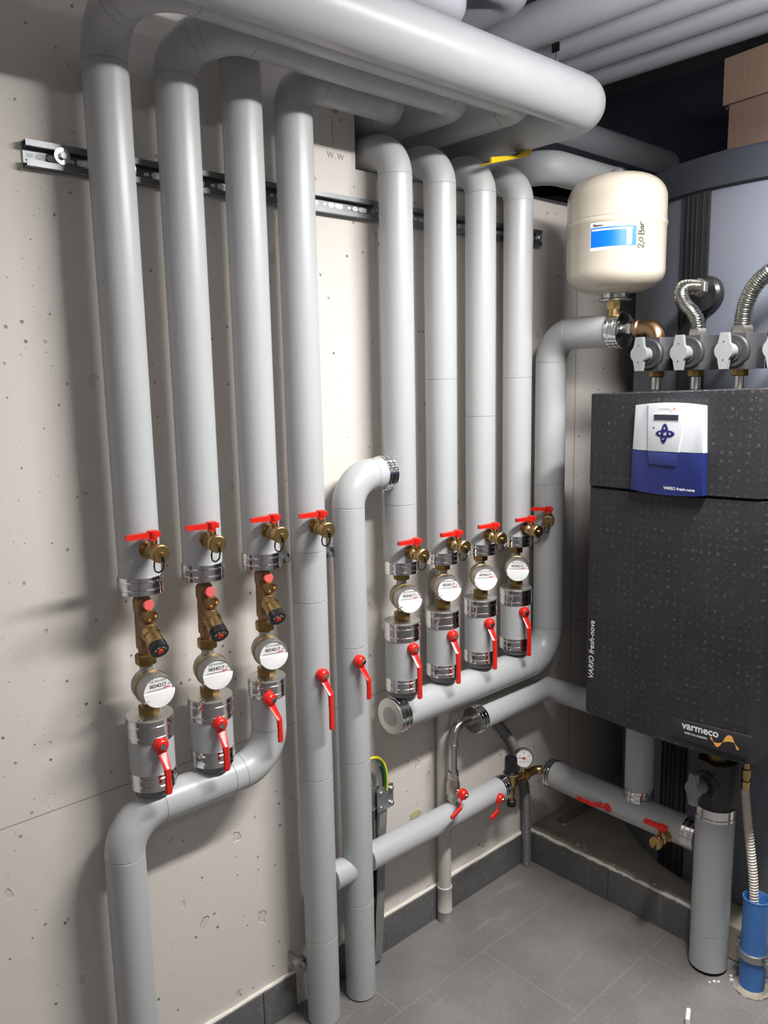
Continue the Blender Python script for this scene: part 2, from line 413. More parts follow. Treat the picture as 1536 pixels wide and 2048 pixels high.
# skirtings
bm = BM()
for y0, y1 in ((YF, -1.0), (-1.0, -.905), (-.86, -.64), (-.64, -.42), (-.42, 0.0)):
    box(bm, (.006, (y0+y1)/2, .048), (.012, (y1-y0)-.002, .096), bev=.0008)
struct('baseboard_left', bm, skirt_m)
bm = BM()
for x0, x1 in ((.012, .30), (.30, .598)): box(bm, ((x0+x1)/2, -.002, .048), ((x1-x0)-.002, .012, .096), bev=.0008)
struct('baseboard_back', bm, skirt_m)
bm = BM()
pts = [(0.005, YF+(.0-YF)*i/80, .0985+random.uniform(-.0012, .0012)) for i in range(81)]
sweep(bm, pts, [random.uniform(.0045, .0065) for _ in pts], 8)
struct('trim_3', bm, bead)
bm = BM()
pts = [(.01+.58*i/50, .002+random.uniform(-.0015, .0015), .0985+random.uniform(-.001, .001)) for i in range(51)]
sweep(bm, pts, [random.uniform(.0035, .007) for _ in pts], 8)
struct('trim_4', bm, bead)

# ------------------------------------------------------------------ main pipes along the left wall
X = .075; r = .0385
Y = dict(p1=-1.262, p2=-1.131, p3=-.994, p4=-.873, p5=-.757, A=-.596, B=-.452, C=-.306, D=-.156, E=-.006)
ZR = 2.107
G1 = 'grey insulated risers on the concrete wall'
def pipe_thing(label, pts, rr, R, loc, group=None, extra=(), name='insulated_pipe', m=jacket_m):
    t = thing(name, label, 'pipe', loc, group)
    bm = BM(); jacket_path(bm, pts, rr, R, extra=extra); obj('jacket', bm, m, t)
    return t
def add_collar(t, o, z, rr, h, g=(.3, .72), m=None, name='end_collar'):
    bm = BM(); collar(bm, o, z, rr, h, g); return obj(name, bm, m or alu, t)

Z1 = 1.155
t = pipe_thing('leftmost grey insulated riser, from above the largest water meter up into the overhead rack',
    [(X, Y['p1'], Z1-.002), (X, Y['p1'], ZR+.0), (.25, Y['p1'], ZR+.004), (.25, -.355, ZR+.004), (-.62, -.355, ZR+.004)], r, [.075, .075, .06], (X, Y['p1'], Z1), G1)
add_collar(t, (X, Y['p1'], 1.122), (0, 0, 1), r+.0025, .034)
t = pipe_thing('second grey insulated riser from the left, its elbow bulging out under the overhead rack',
    [(X, Y['p2'], Z1-.002), (X, Y['p2'], 2.085), (.16, Y['p2']+.06, ZR+.006), (.16, -.472, ZR+.006), (-.62, -.472, ZR+.006)], r, [.06, .08, .055], (X, Y['p2'], Z1), G1)
add_collar(t, (X, Y['p2'], 1.124), (0, 0, 1), r+.0025, .034)
t = pipe_thing('third grey insulated riser from the left, running straight up behind the overhead rack',
    [(X, Y['p3'], Z1-.002), (X, Y['p3'], 2.4), (X, Y['p3'], ZC)], r, .07, (X, Y['p3'], Z1), G1)
add_collar(t, (X, Y['p3'], 1.124), (0, 0, 1), r+.0025, .034)
t = pipe_thing('floor-to-rack grey insulated pipe, fourth from the left, with a long red lever',
    [(X, Y['p4'], .004), (X, Y['p4'], ZR-.008), (X, -.588, ZR-.008), (-.62, -.588, ZR-.008)], r, [.065, .055], (X, Y['p4'], 0), G1,
    extra=[(X, Y['p4'], .22), (X, Y['p4'], .62), (X, Y['p4'], 1.03), (X, Y['p4'], 1.14)])
pipe4 = t
t = thing('insulated_pipe', 'thick bright grey insulated pipe at the front of the overhead rack', 'pipe', (.343, -.235, 2.104))
bm = BM(); jacket_path(bm, [(.343, YF, 2.104), (.343, -.235, 2.104), (-.62, -.235, 2.104)], .055, .062, seams=False, seg=56); obj('jacket', bm, jacket_m, t)
t = pipe_thing('grey insulated standpipe from the floor that elbows right into a riser at mid height',
    [(X, Y['p5'], .004), (X, Y['p5'], 1.288), (X, -.632, 1.288)], r-.0015, .068, (X, Y['p5'], 0), None,
    extra=[(X, Y['p5'], .255), (X, Y['p5'], .62), (X, Y['p5'], .9)])
bm = BM(); lathe(bm, [(.0325, -.836), (.0325, -.77)], (X-.004, 0, .344), (0, 1, 0), 32); obj('branch', bm, jacket_m, t)
bm = BM(); collar(bm, (X, -.664, 1.288), (0, 1, 0), r+.001, .03); obj('end_collar', bm, alu, t)
pipe5 = t
ZA = 1.072
names = {'A': 'grey insulated riser right of the standpipe, first of the four elbowing into the opening',
         'B': 'grey insulated riser, second of the four elbowing into the opening',
         'C': 'grey insulated riser, third of the four elbowing into the opening',
         'D': 'grey insulated riser, fourth of the four elbowing into the opening, by the corner'}
for k in 'ABCD':
    t = pipe_thing(names[k], [(X, Y[k], ZA-.002), (X, Y[k], 2.012), (-.5, Y[k], 2.012)], r, .062, (X, Y[k], ZA), 'risers over the right hand manifold',
                   extra=[(X, Y[k], {'A': 1.21, 'B': 1.5, 'C': 1.405, 'D': 1.5}[k])])
    add_collar(t, (X, Y[k], 1.043), (0, 0, 1), r+.0025, .031)

# right manifold and thick corner riser
rE = .0425
t = thing('insulated_manifold', 'thick grey manifold pipe turning up the corner and over to the copper elbow', 'pipe', (X, -.63, .69))
bm = BM(); jacket_path(bm, [(X, -.632, .688), (X, Y['E'], .688), (X, Y['E'], 1.617), (.298, -.03, 1.615)], rE, [.09, .075], extra=[(X, Y['E'], 1.2)], seg=48); obj('jacket', bm, jacket_m, t)
bm = BM(); collar(bm, (X, -.640, .688), (0, 1, 0), rE+.002, .034); obj('end_collar', bm, alu, t)
bm = BM(); lathe(bm, [(rE+.001, 0), (rE+.001, .003)], (X, -.6425, .688), (0, 1, 0), 48)
ed = obj('end_disc', bm, alu_dull, t)
bm = BM(); prism(bm, circ(.024, 32)+[], -.0006, .0006, frame((X, -.643, .688), (0, -1, 0))); obj('inner_disc', bm, zinc, ed)
bm = BM(); collar(bm, (.283, -.0295, 1.6155), (1, -.01, 0), rE+.003, .036); obj('end_collar', bm, alu, t)
bm = BM()
nn = 44; M_ = frame((.312, -.0305, 1.615), (1, 0, 0))
rings(bm, [[M_ @ Vector((rr_*math.cos(2*PI*i/nn), rr_*math.sin(2*PI*i/nn), h+(.0025 if i % 2 else 0))) for i in range(nn)] for rr_, h in ((.039, .004), (.028, .0), (.014, .002))], (False, False))
obj('pleated_disc', bm, alu, t, angle=10)

# left manifold
t = thing('insulated_manifold', 'grey manifold pipe rising at lower left and running under the three left water meters', 'pipe', (X, -1.330, 0))
bm = BM(); jacket_path(bm, [(X, -1.330, .0), (X, -1.330, .697), (X, Y['p3'], .697), (X, Y['p3'], .862)], r-.001, [.075, .078], extra=[(X, -1.10, .697)], seg=48); obj('jacket', bm, jacket_m, t)
def top_collar(t, y, z0, z1, rr, slots=24, x=X):
    """band and slotted cover disc with a hole"""
    bm = BM(); collar(bm, (x, y, z0), (0, 0, 1), rr, z1-z0, (.22, .7)); obj('end_collar', bm, alu, t)
    bm = BM()
    n = 48; M_ = Matrix.Translation((x, y, z1))
    R_ = [(rr+.0002, -.002), (rr-.0008, .0006), (.017, .0016), (.015, -.004)]
    rs = []
    for rad_, h in R_:
        ring = []
        for i in range(n):
            hh = h + (.0007 if (i % 2 == 0 and rad_ > .016 and rad_ < rr-.0005) else 0)
            ring.append(M_ @ Vector((rad_*math.cos(2*PI*i/n), rad_*math.sin(2*PI*i/n), hh)))
        rs.append(ring)
    rings(bm, rs, (False, False)); obj('cover_disc', bm, alu_dull, t, angle=8)
    bm = BM(); lathe(bm, [(.0165, 0), (.0165, .001)], (x, y, z1-.004), seg=24); obj('gap_ring', bm, dark_void, t)
top_collar(t, Y['p3'], .848, .887, r+.0015)
manL = t

def lever_parts(bm_l, o, th, L, off=.03):
    """ball valve lever: domed hub facing out at angle th (about z), handle stepping out then down. o = hub back centre"""
    d = Vector((math.cos(th), math.sin(th), 0)); M_ = frame(o, d, (0, 0, 1))   # local X = up, Y = sideways, Z = out
    lathe(bm_l, [(.0148, -.008), (.0148, .000), (.0125, .006), (.0095, .0088), (.0070, .0095)], M=M_, seg=28)
    # handle profile in (down, out) plane
    prof = [(-.006, .0015, .0098), (-.012, .003, .0092), (-.037, .0225, .0068), (-.0385, .0232, .0064), (-.62*L, .0236, .0054), (-L+.010, .0240, .0062), (-L+.002, .0238, .0060), (-L, .0236, .0040)]
    rs = []
    for i, (u, o_, w) in enumerate(prof):
        t_ = .0029
        if i < len(prof)-1: du, do = prof[i+1][0]-u, prof[i+1][1]-o_
        else: du, do = u-prof[i-1][0], o_-prof[i-1][1]
        l = math.hypot(du, do); nu, no = -do/l, du/l
        if no > 0: nu, no = -nu, -no
        rs.append([M_ @ Vector((u+nu*t_*a, w*b, o_-no*t_*a - (0))) for a, b in ((-1, -1), (-1, 1), (.4, 1), (1, .72), (1, -.72), (.4, -1))])
    rings(bm_l, rs)
    return M_
def lever(parent, o, th, L, name='lever', tilt=0):
    bm = BM(); M_ = lever_parts(bm, o, th, L)
    if tilt:
        T_ = M_ @ Matrix.Rotation(tilt, 4, 'Z') @ M_.inverted(); bmesh.ops.transform(bm, matrix=T_, verts=bm.verts)
    lv = obj(name, bm, red, parent, angle=30)
    if parent.parent is None:
        bm = BM(); lathe(bm, [(.0062, .006), (.0062, .0115), (.005, .013)], M=M_, seg=6); obj('lever_bolt', bm, steel, lv)
    return lv
lever(manL, (X+.043, -.994-.022+.0, .853), math.radians(14), .088)
lever(pipe4, (X+.044, Y['p4']-.004, .868), math.radians(4), .118)
lever(pipe5, (X+.042, Y['p5']-.012, .872), math.radians(12), .085)

# short insulated valve pieces standing on the manifolds
def valve_piece(label, y, z0, z1, zl, th, L, group, gr):
    t = thing('insulated_valve', label, 'valve', (X, y, z0), group)
    rr = .0425
    bm = BM(); lathe(bm, [(rr, z0+.02), (rr, z1-.02)], (X, y, 0), seg=44); obj('jacket', bm, jacket_m, t)
    bm = BM(); collar(bm, (X, y, z0+.008), (0, 0, 1), rr+.0018, .034, (.3, .75)); obj('lower_collar', bm, alu, t)
    bm = BM(); lathe(bm, [(rr-.007, z0-.006), (rr-.004, z0+.010)], (X, y, 0), seg=40); obj('rubber_neck', bm, grey_hose, t)
    top_collar(t, y, z1-.044, z1, rr+.0018)
    lever(t, (X+.0475*math.cos(th), y+.0475*math.sin(th), zl), th, L)
    return t
rad = math.radians
g = 'short insulated valve sections on the left manifold'
valve_piece('short insulated valve section with red lever at far left, lowest on the left manifold', Y['p1'], .735, .884, .836, rad(-4), .088, g, 0)
valve_piece('short insulated valve section with a red lever in the middle of the left manifold', Y['p2'], .737, .884, .838, rad(-9), .088, g, 0)
g = 'short insulated valve sections on the right manifold'
for k, w, a in (('A', 'nearest the right manifold end disc', -9), ('B', 'second from the right manifold end disc', -14), ('C', 'third from the right manifold end disc', -17), ('D', 'nearest the right manifold corner bend', -20)):
    valve_piece('short insulated valve section with red lever, '+w, Y[k], .742, .923, .862, rad(a), .118, g, 1)

# ------------------------------------------------------------------ drain valves (prototype points along +X from the pipe axis)
def make_drain():
    t = thing('drain_valve', '', 'valve', (0, 0, 0))
    bm = BM()
    lathe(bm, [(.0165, .036), (.0165, .041)], (0, 0, 0), (1, 0, 0), seg=8)
    lathe(bm, [(.0125, .041), (.0125, .050), (.0145, .053), (.0145, .064), (.011, .067), (.011, .074), (.0148, .075), (.0148, .081)], (0, 0, 0), (1, 0, 0), seg=28)
    lathe(bm, [(.0085, 0), (.0085, .016), (.0065, .016), (.0065, .021)], (.062, 0, .004), (0, 0, 1), seg=20)
    obj('body', bm, brass, t)
    bm = BM(); lathe(bm, [(.0158, .081), (.0158, .0835)], (0, 0, 0), (1, 0, 0), seg=28); obj('sealing_ring', bm, black, t)
    bm = BM()
    lathe(bm, [(.0162, .0835), (.0167, .085), (.0160, .0865), (.0167, .088), (.0160, .0895), (.0167, .091), (.0164, .094), (.0145, .0955)], (0, 0, 0), (1, 0, 0), seg=36)
    lathe(bm, [(.0038, .095), (.0038, .099), (.0028, .1)], (0, 0, 0), (1, 0, 0), seg=14)
    cap = obj('cap', bm, brass, t)
    bm = BM()
    loop = [(.098, .001, -.004), (.0985, .002, -.012), (.0975, 0, -.026), (.093, -.006, -.033), (.086, -.010, -.030), (.083, -.010, -.022), (.082, -.008, -.014)]
    P, _ = fillet(loop, .005, 4); sweep(bm, P, .0015, 8); obj('cap_strap', bm, black, cap)
    bm = BM()
    # lever: hub block with side ears, flat arm toward -Y
    lathe(bm, [(.0085, .0245), (.0095, .026), (.0095, .0375), (.0078, .0385), (.0045, .0375)], (.062, 0, 0), (0, 0, 1), seg=20)
    box(bm, (.062, .0085, .0315), (.016, .009, .010), bev=.001)
    box(bm, (.062, 0, .0235), (.015, .013, .006), bev=.0008)
    prism(bm, [(-.006, .0255), (-.006, .0365), (-.049, .0350), (-.0495, .0262)], -.0055, .0055, Matrix(((0, 0, 1, .062), (1, 0, 0, 0), (0, 1, 0, 0), (0, 0, 0, 1))), bev=0)
    obj('lever', bm, red, t)
    return t
dr = make_drain()
gd = 'brass drain valves with red levers on the risers'
spots = [('p1', 1.207, -1, 'on the leftmost riser'), ('p2', 1.207, -11, 'on the second riser from the left'), ('p3', 1.204, -8, 'on the third riser from the left'),
         ('p4', 1.197, -10, 'on the fourth pipe from the left'), ('A', 1.098, -9, 'on the first riser right of the standpipe'), ('B', 1.097, -10, 'on the second riser right of the standpipe'),
         ('C', 1.097, -14, 'on the third riser right of the standpipe'), ('D', 1.095, -13, 'on the fourth riser right of the standpipe'), ('E', 1.105, -55, 'on the thick corner riser, facing the viewer')]
for i, (k, z, a, w) in enumerate(spots):
    xx, yy = X, Y[k]
    if k == 'E': xx += .004*math.cos(rad(a)); yy += .004*math.sin(rad(a))
    place(dr, i == 0, (xx, yy, z), rad(a), 'brass drain valve with red lever '+w, gd)

# ------------------------------------------------------------------ water meters
def make_meter():
    t = thing('water_meter', '', 'meter', (0, 0, 0))
    bm = BM()
    # union nuts on the vertical pipe, body between them
    def neck(s):
        pr = [(.0125, .0), (.0150, .018), (.0125, .030), (.0105, .046)]
        lathe(bm, [(a, b*s) for a, b in pr], (0, 0, 0), (0, 0, 1), seg=28)
    neck(1); neck(-1)
    lathe(bm, [(.018, -.021), (.026, -.015), (.0305, -.004), (.0312, .017)], (0, 0, 0), (1, 0, 0), seg=44)
    obj('body', bm, nickel_cast, t)
    bm = BM(); lathe(bm, [(.0318, .017), (.0335, .018), (.0335, .0225), (.0318, .0235)], (0, 0, 0), (1, 0, 0), seg=48); obj('clamp_ring', bm, brass, t)
    bm = BM(); lathe(bm, [(.0318, .0235), (.0314, .050), (.0300, .0525), (.0290, .0525), (.0288, .0505)], (0, 0, 0), (1, 0, 0), seg=48); obj('cup', bm, nickel_cast, t)
    bm = BM()
    pl = [p for p in circ(.0288, 40, a0=0, a1=PI)]
    prism(bm, pl, .0498, .0508, FX((0, 0, 0))); dial = obj('dial', bm, whitem, t, smooth=False)
    bm = BM()
    text(bm, 'CE M10 0259', .0058, FX((.0510, 0, .0185)), .0001, 'CENTER')
    text(bm, '0034217', .0092, FX((.0510, -.001, .0085)), .0001, 'CENTER', bold=.0002)
    text(bm, 'm3', .0045, FX((.0510, .0175, .0095)), .0001)
    box(bm, (.0510, -.006, .0042), (.0002, .030, .0005)); box(bm, (.0510, -.004, .0028), (.0002, .040, .0004))
    for i in range(12):
        a = PI*(.05+.9*i/11); box(bm, (.0510, .0265*math.cos(a), .0265*math.sin(a)), (.0002, .0005, .0016), M=None)
    obj('counter_print', bm, ink, dial, smooth=False)
    bm = BM(); box(bm, (.0511, .0165, .0042), (.0002, .016, .0008)); box(bm, (.0511, .0155, .0062), (.0002, .011, .0014)); obj('red_print', bm, redink, dial, smooth=False)
    bm = BM()
    pl = circ(.0302, 40, a0=PI, a1=2*PI); prism(bm, pl, .0525, .0555, FX((0, 0, .001)), bev=.0006)
    box(bm, (.0535, -.024, -.013), (.004, .010, .0035), bev=.0008)
    obj('cover_flap', bm, white, t)
    bm = BM()
    lathe(bm, [(.0185, .040), (.0195, .042), (.0195, .058), (.0175, .061)], (0, 0, 0), (0, 0, 1), hexa=True)
    obj('union_nut', bm, brass_dark, t)
    bm = BM()
    lathe(bm, [(.0175, -.061), (.0195, -.058), (.0195, -.042), (.0185, -.040)], (0, 0, 0), (0, 0, 1), hexa=True)
    obj('union_nut', bm, brass_dark, t)
    bm = BM(); lathe(bm, [(.0115, -.074), (.0115, -.060)], (0, 0, 0), seg=20); lathe(bm, [(.0115, .060), (.0115, .07)], (0, 0, 0), seg=20); obj('tailpiece', bm, brass_dark, t)
    return t
mt = make_meter()
gm = 'round water meters between the collars'
ms = [('p1', .9425, -3, 'below the leftmost riser, largest in view'), ('p2', .9425, -11, 'below the second riser from the left'), ('p3', .948, -16, 'below the third riser from the left'),
      ('A', .985, -22, 'below the first riser right of the standpipe'), ('B', .985, -28, 'second in the right hand row of four'), ('C', .985, -34, 'third in the right hand row of four'), ('D', .983, -46, 'last in the right hand row of four, by the corner')]
for i, (k, z, a, w) in enumerate(ms):
    place(mt, i == 0, (X, Y[k], z), rad(a), 'round silver water meter '+w, gm)

# ------------------------------------------------------------------ thermostatic balancing valves under the three left risers
def make_thermo():
    t = thing('balancing_valve', '', 'valve', (0, 0, 0))
    bm = BM()
    lathe(bm, [(.0115, -.012), (.0135, -.010), (.0135, .002), (.0165, .006), (.0168, .020), (.0150, .024), (.0145, .070), (.0165, .074), (.0180, .080), (.0180, .094), (.0150, .100), (.012, .102), (.012, .112)], (0, 0, 0), seg=8, hexa=False)
    lathe(bm, [(.0155, .018), (.0150, .045), (.0148, .072)], (0, 0, 0), seg=28)
    # diagonal bonnet branch
    d = Vector((.84, -.02, -.54)).normalized()
    lathe(bm, [(.0165, -.004), (.0165, .030)], (.004, 0, .056), d, seg=28)
    lathe(bm, [(.0105, -.004), (.0105, .024)], (.004, 0, .074), (.97, 0, -.1), seg=20)
    lathe(bm, [(.0085, 0), (.0085, .022)], (.002, 0, .088), (.97, 0, .1), seg=20)
    obj('body', bm, bronze, t)
    bm = BM()
    lathe(bm, [(.0175, .030), (.0175, .040), (.0155, .042), (.0155, .050), (.0165, .051), (.0165, .062), (.0150, .064)], (.004, 0, .056), d, seg=6+18)
    obj('bonnet', bm, brass, t)
    bm = BM(); lathe(bm, [(.0160, .064), (.0172, .065), (.0172, .078), (.0160, .0795)], (.004, 0, .056), d, seg=36); kn = obj('knob', bm, blackp, t)
    o = Vector((.004, 0, .056))+d*.0795
    bm = BM(); lathe(bm, [(.0058, 0), (.0058, .0015), (.0045, .0025)], o, d, seg=24); obj('red_button', bm, redp, kn)
    bm = BM()
    Mt = frame(o+d*.0002, d, (0, 0, 1))
    for s, a in (('40', 70), ('.', 48), ('50', 25), ('.', 0), ('60', -25), ('°C', -62)):
        R2 = Mt @ Matrix.Rotation(rad(a), 4, 'Z') @ Matrix.Translation((.0085, 0, 0)) @ Matrix.Rotation(rad(-90), 4, 'Z')
        text(bm, s, .0055, R2, .0001, 'CENTER')
    obj('scale_print', bm, whiteink, kn, smooth=False)
    bm = BM(); d2 = Vector((.97, 0, -.1)).normalized()
    Mo = frame((.004, 0, .074), d2)
    lathe(bm, [(.0128, .024), (.0132, .026), (.0128, .034), (.0100, .035), (.0070, .029)], M=Mo, seg=28); obj('test_port', bm, brass, t)
    bm = BM(); d3 = Vector((.97, 0, .1)).normalized(); lathe(bm, [(.0090, .022), (.0102, .023), (.0102, .0285), (.0090, .0295)], (.002, 0, .088), d3, seg=28); obj('pink_cap', bm, pink, t)
    bm = BM()
    P = [(.030, 0, .083), (.034, 0, .076), (.036, 0, .078)]; sweep(bm, P, .0007, 6); obj('cap_tie', bm, pink, t)
    return t
th = make_thermo()
for i, (k, a, w) in enumerate((('p1', -2, 'under the leftmost riser'), ('p2', -7, 'under the second riser from the left'), ('p3', -9, 'under the third riser from the left'))):
    place(th, i == 0, (X, Y[k], 1.0115 if k != 'p3' else 1.015), rad(a), 'bronze balancing valve with black dial knob '+w, 'bronze balancing valves above the left meters')

# ------------------------------------------------------------------ thin pipe under the right manifold, bare steel drop and its ball valve
t = thing('insulated_pipe', 'thin grey insulated pipe under the right manifold, mitred in the corner towards the black station', 'pipe', (X, -.33, .584))
bm = BM(); rr = .0345
sweep(bm, [(X, -.318, .584), (X, -.002, .584), (.372, .0, .584)], rr, 44); obj('jacket', bm, jacket_m, t, angle=50)
bm = BM(); collar(bm, (X, -.338, .584), (0, 1, 0), rr+.002, .030); obj('end_collar', bm, alu, t)
bm = BM(); lathe(bm, [(rr, 0), (rr, .002)], (X, -.3395, .584), (0, 1, 0), 40); obj('end_disc', bm, steel, t)
t = thing('steel_pipe', 'bare stainless steel elbow and drop pipe below the thin insulated pipe', 'pipe', (X, -.415, .46))
bm = BM(); P, _ = fillet([(X, -.338, .590), (X, -.417, .590), (X, -.417, .54)], .034, 10); sweep(bm, P, .0135, 24); obj('elbow', bm, steel, t)
bm = BM(); lathe(bm, [(.0150, .538), (.0150, .544), (.0105, .545), (.0105, .466), (.0150, .466), (.0150, .455)], (X, -.417, 0), seg=28); obj('pipe', bm, steel, t)
t = thing('ball_valve', 'nickel ball valve with a red lever slanting left, under the bare steel drop pipe', 'valve', (X, -.417, .38))
bm = BM()
lathe(bm, [(.0165, .456), (.0165, .446)], (X, -.417, 0), hexa=True); lathe(bm, [(.0155, .446), (.0160, .438), (.0185, .432), (.0185, .400), (.0155, .394)], (X, -.417, 0), seg=28)
lathe(bm, [(.0165, .394), (.0165, .384)], (X, -.417, 0), hexa=True); lathe(bm, [(.012, .384), (.012, .368)], (X, -.417, 0), seg=20)
lathe(bm, [(.008, 0), (.008, .020)], (X+.012, -.417, .412), (1, 0, 0), seg=18)
obj('body', bm, nickel, t)
lever(t, (X+.037, -.417, .412), 0, .078, tilt=rad(-68))
t = thing('insulated_pipe', 'grey insulated pipe running low along the left wall into the pressure regulator', 'pipe', (X, -.5, .344))
bm = BM(); rr = .0325
jacket_path(bm, [(X-.004, -.722, .344), (X, -.5, .344), (X, -.222, .344)], rr, .05, seams=False); obj('jacket', bm, jacket_m, t)
bm = BM(); collar(bm, (X, -.232, .344), (0, 1, 0), rr+.0018, .026); obj('end_collar', bm, alu, t)
lever(t, (X+.034, -.262, .340), 0, .072, tilt=rad(-70))

# ------------------------------------------------------------------ pressure regulator with gauge
t = thing('pressure_regulator', 'brass pressure regulator with black cap and relief cup in the floor corner', 'valve', (X, -.17, .344))
bm = BM()
P, _ = fillet([(X, -.206, .344), (X, -.05, .344), (.15, -.04, .344)], .03, 8)
sweep(bm, P, [.013]*len(P), 22)
lathe(bm, [(.016, 0), (.016, .012)], (X, -.203, .344), (0, 1, 0), hexa=True)
lathe(bm, [(.017, -.018), (.0215, -.010), (.0215, .010), (.0225, .012), (.0225, .017)], (X, -.172, .352), seg=28)
lathe(bm, [(.0155, 0), (.0155, .012), (.0175, .013), (.0175, .022)], (X, -.125, .344), (0, 1, 0), seg=24)
lathe(bm, [(.011, 0), (.010, -.030), (.0075, -.034), (.0075, -.044)], (X+.002, -.172, .336), (0, 0, 1), seg=20)
lathe(bm, [(.0175, 0), (.0175, .012)], (X+.03, -.05, .344), (1, 0, 0), hexa=True)
obj('body', bm, brass, t)
bm = BM(); lathe(bm, [(.0235, .369), (.0235, .374)], (X, -.172, 0), seg=6); obj('lock_ring', bm, nickel, t)
bm = BM(); lathe(bm, [(.0225, .374), (.0205, .378), (.0190, .380), (.0180, .418), (.0165, .421)], (X, -.172, 0), seg=24); obj('adjusting_cap', bm, blackp, t)
bm = BM(); lathe(bm, [(.0125, -.064), (.0135, -.060), (.0135, -.048), (.010, -.044)], (X+.002, -.172, .336), seg=24); obj('relief_cup', bm, black, t)
gd_ = Vector((.80, -.58, .16)).normalized()
t = thing('pressure_gauge', 'small round pressure gauge with red needle above the brass regulator', 'gauge', (.088, -.125, .36))
go = Vector((.082, -.122, .404))
bm = BM(); lathe(bm, [(.0255, -.016), (.0275, -.012), (.0275, .004), (.0262, .0055), (.0252, .0045), (.0250, .002)], go, gd_, seg=44)
sweep(bm, [go-gd_*.010+Vector((0, 0, -.026)), go-gd_*.010+Vector((0, 0, -.050))], .007, 16)
obj('case', bm, nickel, t)
bm = BM(); Mg = frame(go, gd_, (0, 0, 1)); lathe(bm, [(.0250, .0018), (.0250, .0024)], M=Mg, seg=40); face = obj('dial', bm, whitem, t)
# text frame: right = -Y of the gauge frame
MgT = Mg @ Matrix(((0, 1, 0, 0), (-1, 0, 0, 0), (0, 0, 1, .0026), (0, 0, 0, 1)))
bm = BM()
for i in range(21):
    a = rad(225-270*i/20); rl = .0035 if i % 5 == 0 else .0018
    box(bm, (0, 0, 0), (rl, .0005, .0001), M=MgT @ Matrix.Rotation(a, 4, 'Z') @ Matrix.Translation((.0225-rl/2, 0, 0)))
for s, a in (('0', 225), ('4', 155), ('8', 90), ('12', 22), ('16', -45)):
    text(bm, s, .0062, MgT @ Matrix.Translation((.0155*math.cos(rad(a)), .0155*math.sin(rad(a))-.002, 0)), .0001, 'CENTER')
text(bm, 'bar', .0052, MgT @ Matrix.Translation((0, -.0125, 0)), .0001, 'CENTER')
obj('scale_print', bm, ink, face, smooth=False)
bm = BM(); prism(bm, [(-.019, .0004), (-.019, -.0002), (.006, -.0013), (.006, .0013)], .0004, .0010, MgT @ Matrix.Rotation(rad(-6), 4, 'Z')); lathe(bm, [(.0035, .0004), (.0035, .0022)], M=MgT, seg=16); obj('needle', bm, redp, t)

# ------------------------------------------------------------------ low pipe along the plinth to the station, its stub and the floor pipe
YP = -.04; ZP = .336
t = thing('insulated_pipe', 'grey insulated pipe running low over the plinth from regulator to floor pipe', 'pipe', (.35, YP, ZP))
rr = .0395
bm = BM(); jacket_path(bm, [(.134, YP, ZP+.006), (.35, YP, ZP), (.572, YP, ZP-.002)], rr, .05, seams=False, seg=44); obj('jacket', bm, jacket_m, t)
bm = BM(); collar(bm, (.114, YP, ZP+.006), (1, 0, 0), rr+.0015, .024, (.3, .7)); lathe(bm, [(.020, .098), (.0255, .108), (.0255, .116)], (0, YP, ZP+.006), (1, 0, 0), seg=36); obj('end_collar', bm, alu, t)
bm = BM(); collar(bm, (.545, YP, ZP-.002), (1, 0, 0), rr+.0015, .034); obj('end_collar', bm, alu, t)
bm = BM(); lever_parts(bm, (.336, YP-rr+.006, ZP-.004), rad(-90), .085)
T_ = Matrix.Translation((.336, YP-rr+.006, ZP-.004)); bmesh.ops.transform(bm, matrix=T_ @ Matrix.Rotation(rad(92), 4, 'Y') @ T_.inverted(), verts=bm.verts)
obj('lever', bm, red, t)
o = place(dr, False, (.509, YP, ZP-.012), rad(-90), 'brass drain valve with red lever on the low pipe by the thick floor pipe', gd)
t = thing('insulated_pipe', 'short grey insulated stub hanging from the black station onto the low pipe', 'pipe', (.402, -.03, .37))
bm = BM(); lathe(bm, [(.0375, .388), (.0375, .665)], (.400, -.03, 0), seg=40); obj('jacket', bm, jacket_m, t)
bm = BM(); collar(bm, (.400, -.03, .368), (0, 0, 1), .0392, .032); obj('end_collar', bm, alu, t)
t = thing('insulated_pipe', 'thick grey insulated pipe standing on the floor under the black station', 'pipe', (.622, -.05, .008))
bm = BM(); jacket_path(bm, [(.622, -.05, .010), (.622, -.05, .2), (.622, -.05, .425)], .0465, .05, seams=False, extra=[(.622, -.05, .105)], seg=48); obj('jacket', bm, jacket_m, t)
bm = BM(); lathe(bm, [(.041, .0), (.041, .012)], (.622, -.05, 0), seg=40); obj('foot_gap', bm, dark_void, t)
bm = BM(); collar(bm, (.622, -.05, .415), (0, 0, 1), .048, .032, (.25, .25)); obj('end_collar', bm, alu, t)

